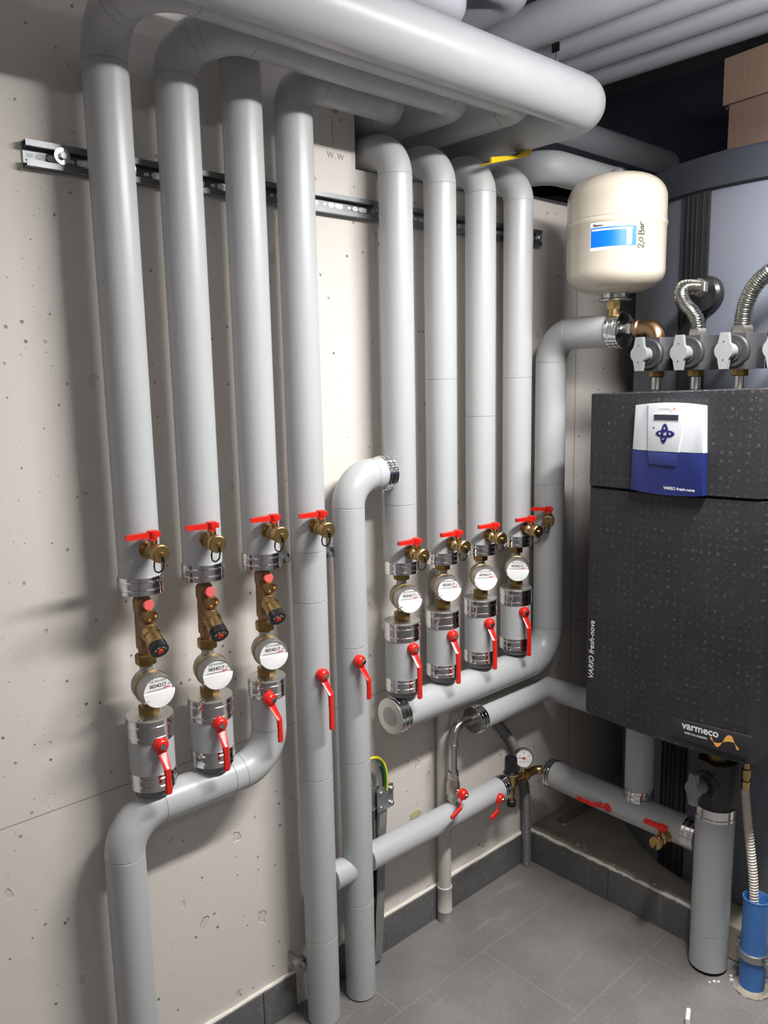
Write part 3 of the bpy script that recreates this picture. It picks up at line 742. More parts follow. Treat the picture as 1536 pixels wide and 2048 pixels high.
# ------------------------------------------------------------------ valves with black shells and grey knobs
def make_shut(hh, label, big=1.):
    t = thing('shutoff_valve', label, 'valve', (0, 0, 0))
    w = .0435*big; bm = BM()
    pl = [(-w, -.018), (-w, .024), (-w*.6, .044), (w*.6, .044), (w, .024), (w, -.018), (w*.62, -.040), (-w*.62, -.040)]
    # shell: octagonal plan, bevelled
    prism(bm, pl, 0, hh, bev=.003)
    lathe(bm, [(.037, 0), (.037, .010), (.034, .014)], (0, -.034, hh/2), (0, -1, 0), seg=40)
    lathe(bm, [(.0235, 0), (.0235, .012)], (0, -.040, hh/2), (0, -1, 0), seg=32)
    obj('shell', bm, shell_m, t)
    bm = BM()
    lathe(bm, [(.0165, .050), (.0165, .072), (.018, .076)], (0, 0, hh/2), (0, -1, 0), seg=28)
    M_ = FY((0, -.076, hh/2))
    poly = []
    for k in range(64):
        a = 2*PI*k/64; c, s = math.cos(a), math.sin(a)
        rr_ = .021
        x_, y_ = rr_*c, rr_*s
        if abs(s) > .86: y_ = math.copysign(.040, s); x_ = max(-.0085, min(.0085, x_*1.1))
        poly.append((x_, y_))
    prism(bm, poly, 0, .013, M_, bev=.0015)
    kb = obj('knob', bm, knobgrey, t)
    bm = BM()
    for s in (-1, 1): lathe(bm, [(.0016, 0), (.0016, .0004)], (0, -.0892, hh/2+s*.020), (0, -1, 0), seg=8)
    obj('index_dot', bm, ink, kb)
    return t
def top_valve_fittings(t):
    bm = BM(); lathe(bm, [(.0165, -.016), (.019, -.014), (.019, -.001)], (0, 0, 0), hexa=False, seg=8); obj('brass_nut', bm, brass_dark, t)
    bm = BM(); lathe(bm, [(.0115, -.046), (.0115, -.015)], (0, 0, 0), seg=24); obj('steel_tail', bm, steel, t)
sh = make_shut(.080, '')
top_valve_fittings(sh)
for i, (x_, w) in enumerate(((.414, 'below the copper coloured elbow'), (.516, 'under the short bent metal hose'), (.622, 'under the long metal hose at right'), (.728, 'at the right edge of the photo, mostly cut off'))):
    place(sh, i == 0, (x_, -.035, 1.511), 0, 'black shutoff valve with grey knob '+w, 'shutoff valves standing on the black station')
t = make_shut(.118, 'large black shutoff valve with grey knob on top of the thick floor pipe', 1.)
t.location = (.622, -.05, .447); t.rotation_euler = (0, 0, rad(-14))
bm = BM(); lathe(bm, [(.022, .115), (.024, .118), (.024, .150), (.020, .160), (.020, .22)], (0, 0, 0), seg=8)
me_ = bpy.data.meshes.new('brass_nut'); bm.to_mesh(me_); bm.free(); me_.materials.append(brass_dark)
o = bpy.data.objects.new('brass_nut', me_); COL.objects.link(o); o.parent = t
# copper coloured elbow from the manifold collar into the first valve
t = thing('elbow_fitting', 'copper coloured elbow between the pleated silver collar and the first black valve', 'fitting', (.414, -.033, 1.592))
bm = BM(); P, _ = fillet([(.345, -.0315, 1.617), (.409, -.033, 1.617), (.411, -.034, 1.590)], .026, 10); sweep(bm, P, .0205, 28)
lathe(bm, [(.022, 0), (.0245, .003), (.0245, .012), (.022, .015)], (.350, -.0315, 1.617), (1, 0, 0), seg=28); obj('elbow', bm, copper_b, t)
bm = BM(); lathe(bm, [(.021, -.018), (.024, -.014), (.024, -.002), (.021, .002)], (.350, -.0315, 1.617), (1, 0, 0), hexa=True); obj('hex_nut', bm, steel, t)
bm = BM(); lathe(bm, [(.013, -.038), (.013, -.016)], (.350, -.0315, 1.617), (1, 0, 0), seg=20); obj('nipple', bm, steel, t)

# corrugated stainless hoses
def corrugate(bm, pts, R, r0, r1, pitch, seg=24, fil=.05):
    P, _ = fillet(pts, R, 14)
    # resample evenly
    L = [0]
    for i in range(1, len(P)): L.append(L[-1]+(P[i]-P[i-1]).length)
    n = int(L[-1]/pitch*4); Q, rr_ = [], []
    j = 0
    for k in range(n+1):
        s = L[-1]*k/n
        while j < len(L)-2 and L[j+1] < s: j += 1
        u = (s-L[j])/max(1e-9, L[j+1]-L[j]); Q.append(P[j].lerp(P[j+1], u))
        rr_.append((r0, (r0+r1)/2, r1, (r0+r1)/2)[k % 4])
    sweep(bm, Q, rr_, seg)
def bez(p0, p1, p2, p3, n=14):
    p0, p1, p2, p3 = map(Vector, (p0, p1, p2, p3))
    return [p0*(1-t)**3+p1*3*t*(1-t)**2+p2*3*t*t*(1-t)+p3*t**3 for t in [i/n for i in range(n+1)]]
def corr_bez(bm, bz, r0, r1, pitch, seg=24):
    P = []
    for b in bz: P += bez(*b)[(1 if P else 0):]
    L = [0]
    for i in range(1, len(P)): L.append(L[-1]+(P[i]-P[i-1]).length)
    n = int(L[-1]/pitch*4); Q, rr_ = [], []; j = 0
    for k in range(n+1):
        s = L[-1]*k/n
        while j < len(L)-2 and L[j+1] < s: j += 1
        u = (s-L[j])/max(1e-9, L[j+1]-L[j]); Q.append(P[j].lerp(P[j+1], u)); rr_.append((r0, (r0+r1)/2, r1, (r0+r1)/2)[k % 4])
    sweep(bm, Q, rr_, seg)
t = thing('metal_hose', 'short bent corrugated metal hose from the tank port to the second black valve', 'hose', (.516, -.035, 1.592))
bm = BM(); corr_bez(bm, [((.516, -.035, 1.606), (.515, -.035, 1.650), (.482, -.033, 1.650), (.470, -.030, 1.680)), ((.470, -.030, 1.680), (.460, -.028, 1.706), (.464, -.020, 1.712), (.484, .018, 1.7085))], .0142, .0180, .0052); obj('hose', bm, steel, t, angle=20)
bm = BM(); lathe(bm, [(.020, 1.590), (.022, 1.592), (.022, 1.600), (.0195, 1.607)], (.516, -.035, 0), hexa=True); obj('union_nut', bm, nickel, t)
bm = BM(); lathe(bm, [(.020, .0), (.022, .002), (.022, .014), (.019, .016)], (.484, .018, 1.7085), (.13, 1, -.03), hexa=True); obj('union_nut', bm, nickel, t)
t = thing('metal_hose', 'long corrugated metal hose arching out of the photo at right', 'hose', (.622, -.035, 1.592))
bm = BM(); corr_bez(bm, [((.622, -.035, 1.606), (.622, -.035, 1.66), (.640, -.035, 1.70), (.675, -.03, 1.722)), ((.675, -.03, 1.722), (.72, -.02, 1.75), (.77, .02, 1.745), (.80, .115, 1.73))], .0165, .0205, .0052); obj('hose', bm, steel, t, angle=20)
bm = BM(); lathe(bm, [(.023, 1.590), (.025, 1.592), (.025, 1.601), (.022, 1.608)], (.622, -.035, 0), hexa=True); obj('union_nut', bm, nickel, t)

# ------------------------------------------------------------------ black fresh water station
t = thing('heating_station', 'large black foam-cased fresh water station hanging in front of the grey tank', 'station', (.54, -.06, .648))
x0, x1, yb, yf = .325, .768, .066, -.2
def cover(z0f, z1f, yfr, name, notch=None):
    """front cover with a bowed face; z0f / z1f give bottom and top height at x"""
    bm = BM(); N = 28; c = .022
    plan = []
    for i in range(N+1):
        x_ = x0+(x1-x0)*i/N; u = (2*i/N-1)
        y_ = yfr - .014*(1-u*u)
        e = min(x_-x0, x1-x_)
        if e < c: y_ += c-math.sqrt(max(0, c*c-(c-e)**2))
        plan.append((x_, y_))
    plan = [(x0, yb)]+plan+[(x1, yb)]
    n = len(plan); bt = .008
    lv = [(0, .0, 1.), (0, bt*.35, 0), (1, -bt*.35, 0), (1, 0, 1.)]
    rs = []
    for k, (w, dz, sh_) in enumerate(lv):
        ring = []
        for (x_, y_) in plan:
            z_ = (z1f(x_) if w else z0f(x_)) + dz
            s = bt*.5*sh_
            xx = x_ + (s if x_ < x0+.001 else (-s if x_ > x1-.001 else 0)); yy = y_+(s if y_ < yb-.001 else 0)
            ring.append(Vector((xx, yy, z_)))
        rs.append(ring)
    rings(bm, rs); return obj(name, bm, epp, t, angle=40)
zs = lambda x_: 1.2335+.004*(x_-x0)/(x1-x0)
cover(lambda x_: .648-.004*math.sin(PI*(x_-x0)/(x1-x0)), lambda x_: zs(x_)-.0015, yf, 'lower_cover')
cover(lambda x_: zs(x_)+.0015, lambda x_: 1.459+.012*(x_-x0)/(x1-x0), yf-.004, 'upper_cover')
bm = BM(); M_ = FY((.668, -.2135, .688)); Mp = M_ @ Matrix.Rotation(rad(2.6), 4, 'Z')
prism(bm, [(-.083, -.0235), (.097, -.0185), (.0985, .034), (-.0845, .0225)], -.004, .0015, M_, bev=.001); plate = obj('name_plate', bm, mat('plate_black', rgb(44, 43, 47), rough=.4), t)
bm = BM()
text(bm, 'varmeco', .0265, Mp @ Matrix.Translation((-.0585, .0078, .0016)), .0002, bold=.0006, width=.087)
text(bm, 'wärme.nutzen', .0095, Mp @ Matrix.Translation((-.0525, -.0040, .0016)), .0002, width=.054)
obj('lettering', bm, whiteink, plate, smooth=False)
WAVE = [[(0.0081, 0.0051), (0.0111, 0.0064), (0.0137, 0.0031), (0.0162, -0.0033), (0.0122, -0.0019), (0.0091, 0.0016)],
[(0.016, -0.0037), (0.0208, -0.0113), (0.026, -0.0138), (0.0316, -0.0084), (0.0369, 0.0017), (0.0313, -0.0017), (0.0241, -0.0041)],
[(0.0369, 0.0017), (0.0421, 0.014), (0.0468, 0.0207), (0.0524, 0.0236), (0.0583, 0.0215), (0.0642, 0.008), (0.0596, 0.0092), (0.0525, 0.0083), (0.0454, 0.006)],
[(0.0642, 0.008), (0.0684, 0.0039), (0.0728, 0.0002), (0.0741, -0.0027), (0.0724, -0.0055), (0.0695, -0.0051), (0.0672, -0.0002)]]
def wave(bm, M, s=1., ox=0, oy=0):
    for pl in WAVE:
        bm.faces.new([bm.verts.new(M @ Vector(((a-ox)*s, (b-oy)*s, 0))) for a, b in pl])
bm = BM(); wave(bm, M_ @ Matrix.Translation((0, 0, .0019))); obj('wave_logo', bm, orange, plate, smooth=False)
bm = BM(); text(bm, 'VARIO fresh-nova', .0205, FY((.352, -.2055, .742), rad(90)) @ Matrix.Translation((0, -.011, 0)), .0003, shear=.2); obj('side_lettering', bm, whiteink, t, smooth=False)

# controller on its front
t = thing('controller', 'white and navy control panel with small display on the upper part of the black station', 'controller', (.556, -.24, 1.335))
yc = -.2175; MC = lambda z=0: FY((.556, yc, 1.336)) @ Matrix.Translation((0, 0, z))
def outline(z0_, z1_, n=10):
    # width narrows towards the top, top edge bowed, bottom edge bowed
    def w(z): return .0845-.003*(z/.1)
    out = []
    for i in range(n+1):
        u = -1+2*i/n; z = z1_ + ((1-u*u)*.006 if z1_ > .05 else 0); out.append((u*w(z1_)*(1 if not z1_ > .05 else .985), z))
    bot = []
    for i in range(n+1):
        u = 1-2*i/n; z = z0_ - ((1-u*u)*.005 if z0_ < -.05 else 0); bot.append((u*w(z0_), z))
    return out+bot
bm = BM(); prism(bm, outline(-.003, .098), -.010, .018, MC(), bev=.003); obj('housing', bm, panel_w, t)
bm = BM(); prism(bm, outline(-.096, -.004), -.010, .0178, MC(), bev=.003); obj('lower_cover', bm, blue_m, t)
bm = BM(); prism(bm, [(-.046, .1005), (-.044, -.004), (.030, -.004), (.046, .1005)], .016, .0225, MC(), bev=.002)
obj('console', bm, mat('panel_white_raised', rgb(192, 194, 199), rough=.32), t)
bm = BM(); prism(bm, [(-.044, -.004), (-.040, -.034), (.024, -.036), (.030, -.004)], .016, .0215, MC(), bev=.002); obj('console_tip', bm, blue_raise, t)
bm = BM(); prism(bm, [(-.032, .064), (.030, .064), (.030, .080), (-.032, .080)], .022, .0235, MC(), bev=.0005); dpf = obj('display_frame', bm, white, t)
bm = BM(); prism(bm, [(-.030, .0657), (.0283, .0657), (.0283, .0785), (-.030, .0785)], .0232, .0239, MC()); obj('display', bm, lcd, dpf, smooth=False)
for s, cx, cz, a in (('x', -.003, .049, 0), ('<', -.0145, .0365, 90), ('>', .0105, .0365, -90), ('v', -.005, .0245, 180)):
    bm = BM(); Mb = MC() @ Matrix.Translation((cx, cz, 0)) @ Matrix.Rotation(rad(a), 4, 'Z')
    prism(bm, [(-.0065, -.008), (0, -.0085), (.0065, -.008), (.0078, -.003), (.0055, .0045), (.0025, .009), (0, .0098), (-.0025, .009), (-.0055, .0045), (-.0078, -.003)], .022, .0245, Mb, bev=.0008)
    b_ = obj('button', bm, blue_d, t)
    bm = BM(); Mi = MC() @ Matrix.Translation((cx, cz, .0247))
    if s == 'x':
        for q in (45, -45): box(bm, (0, -.001, 0), (.0055, .0008, .0002), M=Mi @ Matrix.Translation((0, -.001, 0)) @ Matrix.Rotation(rad(q), 4, 'Z') @ Matrix.Translation((0, .001, 0)))
    elif s == 'v':
        prism(bm, [(-.003, .001), (-.001, -.002), (.004, .004), (-.001, -.0008)], -.0001, .0001, Mi)
    else:
        k = -1 if s == '<' else 1; prism(bm, [(k*-.0018, -.0024), (k*.0022, 0), (k*-.0018, .0024)], -.0001, .0001, Mi)
    obj('button_symbol', bm, whiteink, b_, smooth=False)
bm = BM(); lathe(bm, [(.0018, .0222), (.0018, .0232)], M=MC() @ Matrix.Translation((-.030, .049, 0)), seg=12); lathe(bm, [(.003, .017), (.003, .0182)], M=MC() @ Matrix.Translation((-.008, -.083, 0)), seg=14); obj('screw_hole', bm, ink, t)
bm = BM(); text(bm, 'varmeco', .0098, MC(.0227) @ Matrix.Translation((-.018, .0885, 0)), .0001, width=.027); obj('lettering', bm, inkgrey, t, smooth=False)
bm = BM(); wave(bm, MC(.0228) @ Matrix.Translation((.006, .0875, 0)), .26, .008, 0); obj('wave_logo', bm, orange_d, t, smooth=False)
bm = BM(); text(bm, 'VARIO fresh-nova', .0098, MC(.0182) @ Matrix.Translation((-.004, -.088, 0)), .0001, bold=.0001); obj('lower_lettering', bm, whiteink, t, smooth=False)

# ------------------------------------------------------------------ expansion vessel
VX, VY = .299, -.05
t = thing('expansion_vessel', 'cream enamel expansion vessel with a blue sticker above the pipe', 'vessel', (VX, VY, 1.66))
bm = BM(); prof = []
zb, zt, RV = 1.704, 1.990, .1205
for i in range(11):
    a = PI/2*i/10; prof.append((RV*math.sin(a)**.72 if i else .001, zb+.052*(1-math.cos(a))))
prof += [(RV, 1.862), (RV+.0012, 1.864), (RV+.0022, 1.867), (RV+.0022, 1.871), (RV+.0012, 1.874), (RV, 1.876), (RV, 1.878), (RV+.001, 1.880), (RV, 1.883)]
for i in range(11):
    a = PI/2*(1-i/10); prof.append((RV*math.sin(a)**.6 if i < 10 else .001, zt-.062*(1-math.cos(a))))
lathe(bm, prof, (VX, VY, 0), seg=64); obj('shell', bm, cream, t)
bm = BM(); lathe(bm, [(.033, 1.694), (.033, 1.712)], (VX, VY, 0), seg=32); lathe(bm, [(.034, 1.685), (.042, 1.688), (.042, 1.691), (.036, 1.694)], (VX, VY, 0), seg=40); obj('base_flange', bm, steel, t)
bm = BM(); lathe(bm, [(.015, 1.650), (.015, 1.672)], (VX-.002, VY, 0), seg=20); lathe(bm, [(.018, 1.668), (.018, 1.686)], (VX-.002, VY, 0), hexa=True); obj('connector', bm, brass, t)
bm = BM(); lathe(bm, [(.020, 1.982), (.018, 1.998), (.012, 2.004)], (VX, VY, 0), seg=24); obj('valve_cap', bm, grey_hose, t)
# curved sticker: angle measured around the vessel
def cyl_patch(bm, a0, a1, z0_, z1_, rr_, n=16):
    vs = [[bm.verts.new((VX+rr_*math.cos(rad(a0+(a1-a0)*i/n)), VY+rr_*math.sin(rad(a0+(a1-a0)*i/n)), z)) for i in range(n+1)] for z in (z0_, z1_)]
    for i in range(n): bm.faces.new((vs[0][i], vs[0][i+1], vs[1][i+1], vs[1][i]))
def on_cyl(bm, ang, zc, rr_, fn):
    """build flat (x right along the surface, y up), then wrap onto the vessel"""
    n0 = len(bm.verts); fn(bm); bm.verts.ensure_lookup_table()
    for v in bm.verts[n0:]:
        a = rad(ang)+v.co.x/rr_; h = v.co.z
        v.co = Vector((VX+(rr_+h)*math.cos(a), VY+(rr_+h)*math.sin(a), zc+v.co.y))
A0, A1 = -86.5, -35.5
bm = BM(); cyl_patch(bm, A0-1, A1+1, 1.797, 1.862, RV+.0004); st_ = obj('sticker_sheet', bm, whitem, t)
bm = BM(); cyl_patch(bm, A0, A1, 1.805, 1.8500, RV+.0008); obj('blue_panel', bm, sticker_b, st_)
bm = BM(); cyl_patch(bm, A0+1, A1-4, 1.8425, 1.8468, RV+.0010); cyl_patch(bm, -46.5, -40.5, 1.8075, 1.8415, RV+.0010); cyl_patch(bm, A0, A1, 1.8500, 1.8505, RV+.0010); obj('white_fields', bm, whitem, st_)
bm = BM()
for i in range(6): cyl_patch(bm, -46.5, -40.5, 1.811+i*.005, 1.8113+i*.005, RV+.0012, 3)
on_cyl(bm, -84, 1.8525, RV+.0010, lambda b: text(b, 'Flamco', .0085, Matrix(), .0001, bold=.0002))
on_cyl(bm, -45, 1.799, RV+.0010, lambda b: text(b, 'CE', .006, Matrix(), .0001))
obj('small_print', bm, ink, st_, smooth=False)
bm = BM()
def marker(b):
    strokes = [[(0, .004), (.004, .009), (.009, .007), (.006, 0), (.001, -.006), (.010, -.005)], [(.012, -.006), (.011, -.010)],
               [(.020, .006), (.015, .003), (.015, -.003), (.020, -.005), (.024, -.001), (.023, .005), (.020, .006)],
               [(.031, -.007), (.032, .008), (.039, .006), (.038, .001), (.033, .001), (.041, -.001), (.040, -.007), (.031, -.006)],
               [(.048, .002), (.044, .001), (.044, -.004), (.048, -.005), (.049, .002), (.050, -.005)], [(.053, .003), (.053, -.005)], [(.053, 0), (.057, .003), (.060, .002)]]
    for s in strokes:
        P = [Vector((-y_, x_, 0)) for x_, y_ in s]
        for i in range(len(P)-1):
            d = (P[i+1]-P[i]); nrm = Vector((-d.y, d.x, 0)).normalized()*.0007; e = d.normalized()*.0005
            b.faces.new([b.verts.new(q) for q in (P[i]-nrm-e, P[i+1]-nrm+e, P[i+1]+nrm+e, P[i]+nrm-e)])
on_cyl(bm, -29.5, 1.799, RV+.0018, marker); obj('handwriting', bm, ink, t, smooth=False)

# ------------------------------------------------------------------ buffer tank
TX, TY, TR = .560, .590, .499
t = thing('buffer_tank', 'big round storage tank in grey vinyl jacket with black closing strip', 'tank', (TX, TY, .098))
bm = BM(); lathe(bm, [(TR-.004, .098), (TR, .104), (TR, 1.955)], (TX, TY, 0), seg=96); obj('jacket', bm, tank_m, t)
bm = BM(); lathe(bm, [(TR+.003, 1.945), (TR+.012, 1.95), (TR+.012, 2.022), (TR+.004, 2.030), (.25, 2.034)], (TX, TY, 0), seg=96); obj('lid', bm, lid_m, t)
bm = BM()
def tank_patch(a0, a1, z0_, z1_, rr_, n=8):
    for i in range(n):
        q = [(a0+(a1-a0)*i/n), (a0+(a1-a0)*(i+1)/n)]
        pl = [(rr_*math.cos(rad(x_)), rr_*math.sin(rad(x_))) for x_ in q]+[((rr_-.006)*math.cos(rad(x_)), (rr_-.006)*math.sin(rad(x_))) for x_ in reversed(q)]
        prism(bm, pl, z0_, z1_, Matrix.Translation((TX, TY, 0)))
tank_patch(-110.5, -100.5, .104, 1.948, TR+.004)
for a_ in (-110.2, -108.2, -106.4, -104.9, -102.6, -100.8): tank_patch(a_-.13, a_+.13, .106, 1.946, TR+.0062, 1)
obj('closing_strip', bm, tank_strip, t, angle=20)
bm = BM(); lathe(bm, [(.046, -.006), (.046, .010), (.040, .018), (.024, .022)], (.472, .090, 1.695), (-.19, -1, 0), seg=40); obj('port_plug', bm, blackp, t)

# cardboard box on the tank
t = thing('cardboard_box', 'brown cardboard box lying on top of the grey tank', 'box', (.66, .46, 2.034))
Mb = Matrix.Translation((.42, .272, 2.034)) @ Matrix.Rotation(rad(-9), 4, 'Z')
bm = BM(); box(bm, (.22, .15, .078), (.44, .30, .156), M=Mb, bev=.002); obj('carton', bm, card, t)
bm = BM(); box(bm, (.216, .150, .210), (.458, .318, .115), M=Mb, bev=.002); prism(bm, [(-.016, .15), (-.012, .146), (-.012, .275), (-.020, .27)], -.01, -.014, Mb @ FY((0, 0, 0))); obj('carton_lid', bm, card, t)

# ------------------------------------------------------------------ pipes below the ceiling and in the opening
gc = 'grey insulated pipes side by side below the ceiling'
for i, (y_, w) in enumerate(((.01, 'nearest the viewer'), (.14, 'second from the viewer'), (.27, 'third from the viewer'), (.40, 'farthest from the viewer'))):
    t = thing('ceiling_pipe', 'grey ceiling pipe, '+w+' of the four side by side', 'pipe', (1.1, y_, 2.44), gc)
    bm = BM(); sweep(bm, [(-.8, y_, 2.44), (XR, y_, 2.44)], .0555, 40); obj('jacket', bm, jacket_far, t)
for y1_, xx, zz, w in ((-.47, .15, 2.315, 'ending in an elbow'), (-.19, .10, 2.44, 'farther back')):
    t = thing('ceiling_pipe', 'dim grey ceiling pipe above the thick rack pipe, '+w, 'pipe', (xx, y1_, zz))
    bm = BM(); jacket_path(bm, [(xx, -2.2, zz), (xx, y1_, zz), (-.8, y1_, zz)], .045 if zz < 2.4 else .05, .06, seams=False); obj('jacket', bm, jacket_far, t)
t = thing('insulated_pipe', 'grey insulated pipe leaving the wall opening and running behind the cream vessel', 'pipe', (.1, .1, 2.049))
bm = BM(); collar(bm, (.1, .240, 2.049), (0, 1, 0), .045, .03); obj('end_collar', bm, alu, t)
bm = BM(); jacket_path(bm, [(-.5, -.072, 2.049), (.1, -.072, 2.049), (.1, .268, 2.049)], .0435, [.062], seams=False, seg=40); obj('jacket', bm, jacket_m, t)
t = thing('insulated_pipe', 'dim grey pipe deep inside the wall opening, behind the vessel', 'pipe', (-.25, .3, 2.30))
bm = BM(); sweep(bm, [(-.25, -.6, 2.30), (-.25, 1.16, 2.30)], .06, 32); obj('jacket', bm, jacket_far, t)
t = thing('hanger_rod', 'thin threaded rod hanging with a black clip in front of the ceiling pipes', 'rod', (.03, .075, 2.5))
bm = BM(); lathe(bm, [(.0045, 2.2), (.0045, ZC)], (.022, .075, 0), seg=10); obj('rod', bm, zinc, t)
bm = BM(); box(bm, (.022, .068, 2.392), (.024, .004, .022), M=None); obj('clip', bm, black, t)
bm = BM(); prism(bm, [(-.36, .0), (-.215, .040), (-.205, .052), (-.225, .050), (-.262, .030), (-.36, .010)], .150, .156, FX((0, 0, 2.003)), bev=.0)
prism(bm, [(-.36, .0), (-.215, .040), (-.215, .036), (-.36, -.004)], .118, .156, FX((0, 0, 2.003)))
solo('yellow_strip', bm, yellow, 'bright yellow folded plastic strip below the rack pipes', 'strip', (.15, -.28, 2.02))

# ------------------------------------------------------------------ mounting rail with bolts
t = thing('mounting_rail', 'galvanised slotted mounting rail running across the concrete wall behind the risers', 'rail', (0, -.7, 1.865))
bm = BM(); ya, yb_ = -1.384, .02; z0_, z1_ = 1.864, 1.906; dp = .021
def rb(x0_, x1_, za, zb2): box(bm, ((x0_+x1_)/2, (ya+yb_)/2, (za+zb2)/2), (x1_-x0_, yb_-ya, zb2-za))
rb(.0005, .003, z0_, z1_); rb(.003, dp, z0_, z0_+.002); rb(.003, dp, z1_-.002, z1_)
rb(dp-.002, dp, z0_+.002, z0_+.010); rb(dp-.002, dp, z1_-.010, z1_-.002); rb(dp-.008, dp-.002, z0_+.009, z0_+.0105); rb(dp-.008, dp-.002, z1_-.0105, z1_-.009)
obj('channel', bm, mat('rail_zinc', rgb(132, 134, 137), rough=.42, metal=.85, var=.1), t, smooth=False)
bm = BM(); y_ = ya+.012; k = 0
while y_ < yb_-.02:
    L_ = (.004, .007, .014)[k % 3]
    pl = circ(.005 if L_ > .005 else .003, 14, cx=-L_/2+.0, a0=PI/2, a1=3*PI/2)+circ(.005 if L_ > .005 else .003, 14, cx=L_/2, a0=-PI/2, a1=PI/2)
    prism(bm, pl, 0, .0006, FX((.0030, y_, (z0_+z1_)/2))); y_ += (.018, .022, .03)[k % 3]; k += 1
obj('slot', bm, whitem, t, smooth=False)
def bolt(y_, zz=1.885, m=steel):
    bm = BM(); lathe(bm, [(.0135, .0), (.0135, .002)], (dp, y_, zz), (1, 0, 0), seg=28); w_ = obj('washer', bm, m, t)
    bm = BM(); lathe(bm, [(.0068, .002), (.0068, .008), (.0058, .009)], (dp, y_, zz), (1, 0, 0), hexa=True); obj('bolt_head', bm, zinc, w_)
for y_ in (-1.325, -1.205, -1.075, -.950, -.855): bolt(y_, 1.887)
for y_ in (-.605, -.50, -.36, -.21, .0): bolt(y_, 1.884, zinc)
# pipe clamp studs that show beside the risers
for (y_, z_, w, fl) in ((-.918, 1.125, 'right of the third riser collar', 1), (-.80, 1.118, 'between the fourth pipe and the standpipe', 0), (-.915, .150, 'just above the skirting, left of the fourth pipe', 1)):
    t2 = thing('pipe_clamp', 'small grey pipe clamp screw '+w, 'clamp', (.04, y_, z_))
    bm = BM(); lathe(bm, [(.005, 0), (.005, .05)], (0.0, y_, z_), (1, 0, 0), seg=12); lathe(bm, [(.009, .03), (.009, .037)], (0, y_, z_), (1, 0, 0), hexa=True); obj('stud', bm, zinc_d, t2)
    bm = BM(); box(bm, (.044, y_+.010 if not fl else y_-.004, z_), (.014, .034, .020), bev=.002); lathe(bm, [(.006, 0), (.006, .012)], (.050, y_, z_), (1, 0, 0), seg=8); obj('clamp_ear', bm, grey_hose, t2)

# pencil marks and the drill hole near the opening
bm = BM()
box(bm, (.0004, -.7125, 2.043), (.0005, .0012, .062)); box(bm, (.0004, -.722, 2.008), (.0005, .052, .001))
text(bm, 'W. W', .019, FX((.0006, -.730, 1.985)), .0002)
solo('pencil_mark', bm, pencil, 'faint pencil cross and letters on the concrete left of the wall opening', 'marking', (.0, -.72, 2.0), smooth=False)
bm = BM(); lathe(bm, [(.009, 0), (.007, .0015), (.004, .001)], (.0003, -.703, 2.088), (1, 0, 0), seg=9); solo('drill_hole', bm, zinc_d, 'small broken drill hole in the concrete above the pencil cross', 'hole', (.0, -.703, 2.088))
bm = BM(); prism(bm, [(.02*math.cos(a*PI/8)*(1+.25*math.sin(a*3)), .013*math.sin(a*PI/8)) for a in range(16)], 0, .002, FX((-.0005, -.487, .338)), bev=.0008)
solo('foam_patch', bm, foam_y, 'olive patch of dried filler on the wall above the low pipe', 'patch', (0, -.487, .338))

# ------------------------------------------------------------------ grey drain conduit, corrugated hoses, earthing strip
t = thing('drain_conduit', 'slim light grey conduit standing on the floor against the wall, socket at its foot', 'pipe', (.029, -.405, 0))
bm = BM(); lathe(bm, [(.0188, .09), (.0188, 1.02)], (.029, -.405, 0), seg=32); obj('tube', bm, grey_pipe, t)
bm = BM(); lathe(bm, [(.0195, .0), (.0205, .004), (.0205, .028), (.0212, .029), (.0212, .032), (.0205, .033), (.0205, .096), (.0215, .098), (.0215, .103), (.019, .105)], (.029, -.405, 0), seg=32); obj('socket', bm, grey_pipe, t)
bm = BM(); corr_bez(bm, [((.030, -.205, .545), (.020, -.175, .505), (.016, -.115, .46), (.018, -.085, .40)), ((.018, -.085, .40), (.020, -.055, .33), (.022, -.035, .28), (.022, -.030, .18)), ((.022, -.030, .18), (.022, -.028, .12), (.024, -.030, .06), (.026, -.032, .0))], .0120, .0146, .0052)
solo('corrugated_conduit', bm, grey_hose, 'dark grey corrugated conduit snaking down the corner behind the gauge', 'conduit', (.022, -.03, .0))
bm = BM(); corr_bez(bm, [((.014, -.652, .44), (.014, -.652, .34), (.013, -.655, .2), (.013, -.656, .02))], .0098, .0122, .005)
solo('corrugated_conduit', bm, black, 'black corrugated conduit half hidden behind the standpipe and the earthing strip', 'conduit', (.014, -.655, .02))
t = thing('earthing_strip', 'galvanised earthing strip with a bolted clamp, right of the standpipe', 'strip', (.03, -.65, 0))
bm = BM()
def flat(pts, w, th_):
    rs = []
    for (x_, y_, z_) in pts: rs.append([Vector((x_+th_*a, y_+w*b, z_)) for a, b in ((-.5, -.5), (.5, -.5), (.5, .5), (-.5, .5))])
    rings(bm, rs)
flat([(.034, -.662, .012), (.034, -.655, .10), (.031, -.646, .20), (.030, -.640, .32), (.030, -.632, .40), (.030, -.630, .54)], .026, .003); obj('strip', bm, zinc_d, t, angle=20)
bm = BM(); box(bm, (.036, -.628, .455), (.006, .052, .062), M=None, bev=.0012); box(bm, (.022, -.633, .455), (.006, .058, .060), bev=.0012); cl_ = obj('clamp_plate', bm, zinc, t)
bm = BM()
for a, b in ((-1, -1), (-1, 1), (1, -1), (1, 1)): lathe(bm, [(.0062, 0), (.0062, .005), (.005, .006)], (.039, -.628+a*.018, .455+b*.020), (1, 0, 0), hexa=True)
obj('clamp_bolts', bm, zinc, cl_)
bm = BM(); corr_ = bez((.036, -.628, .475), (.040, -.622, .545), (.040, -.645, .590), (.036, -.700, .575), 20); sweep(bm, corr_, .0052, 14); w_ = obj('earth_wire', bm, greenw, t)
bm = BM()
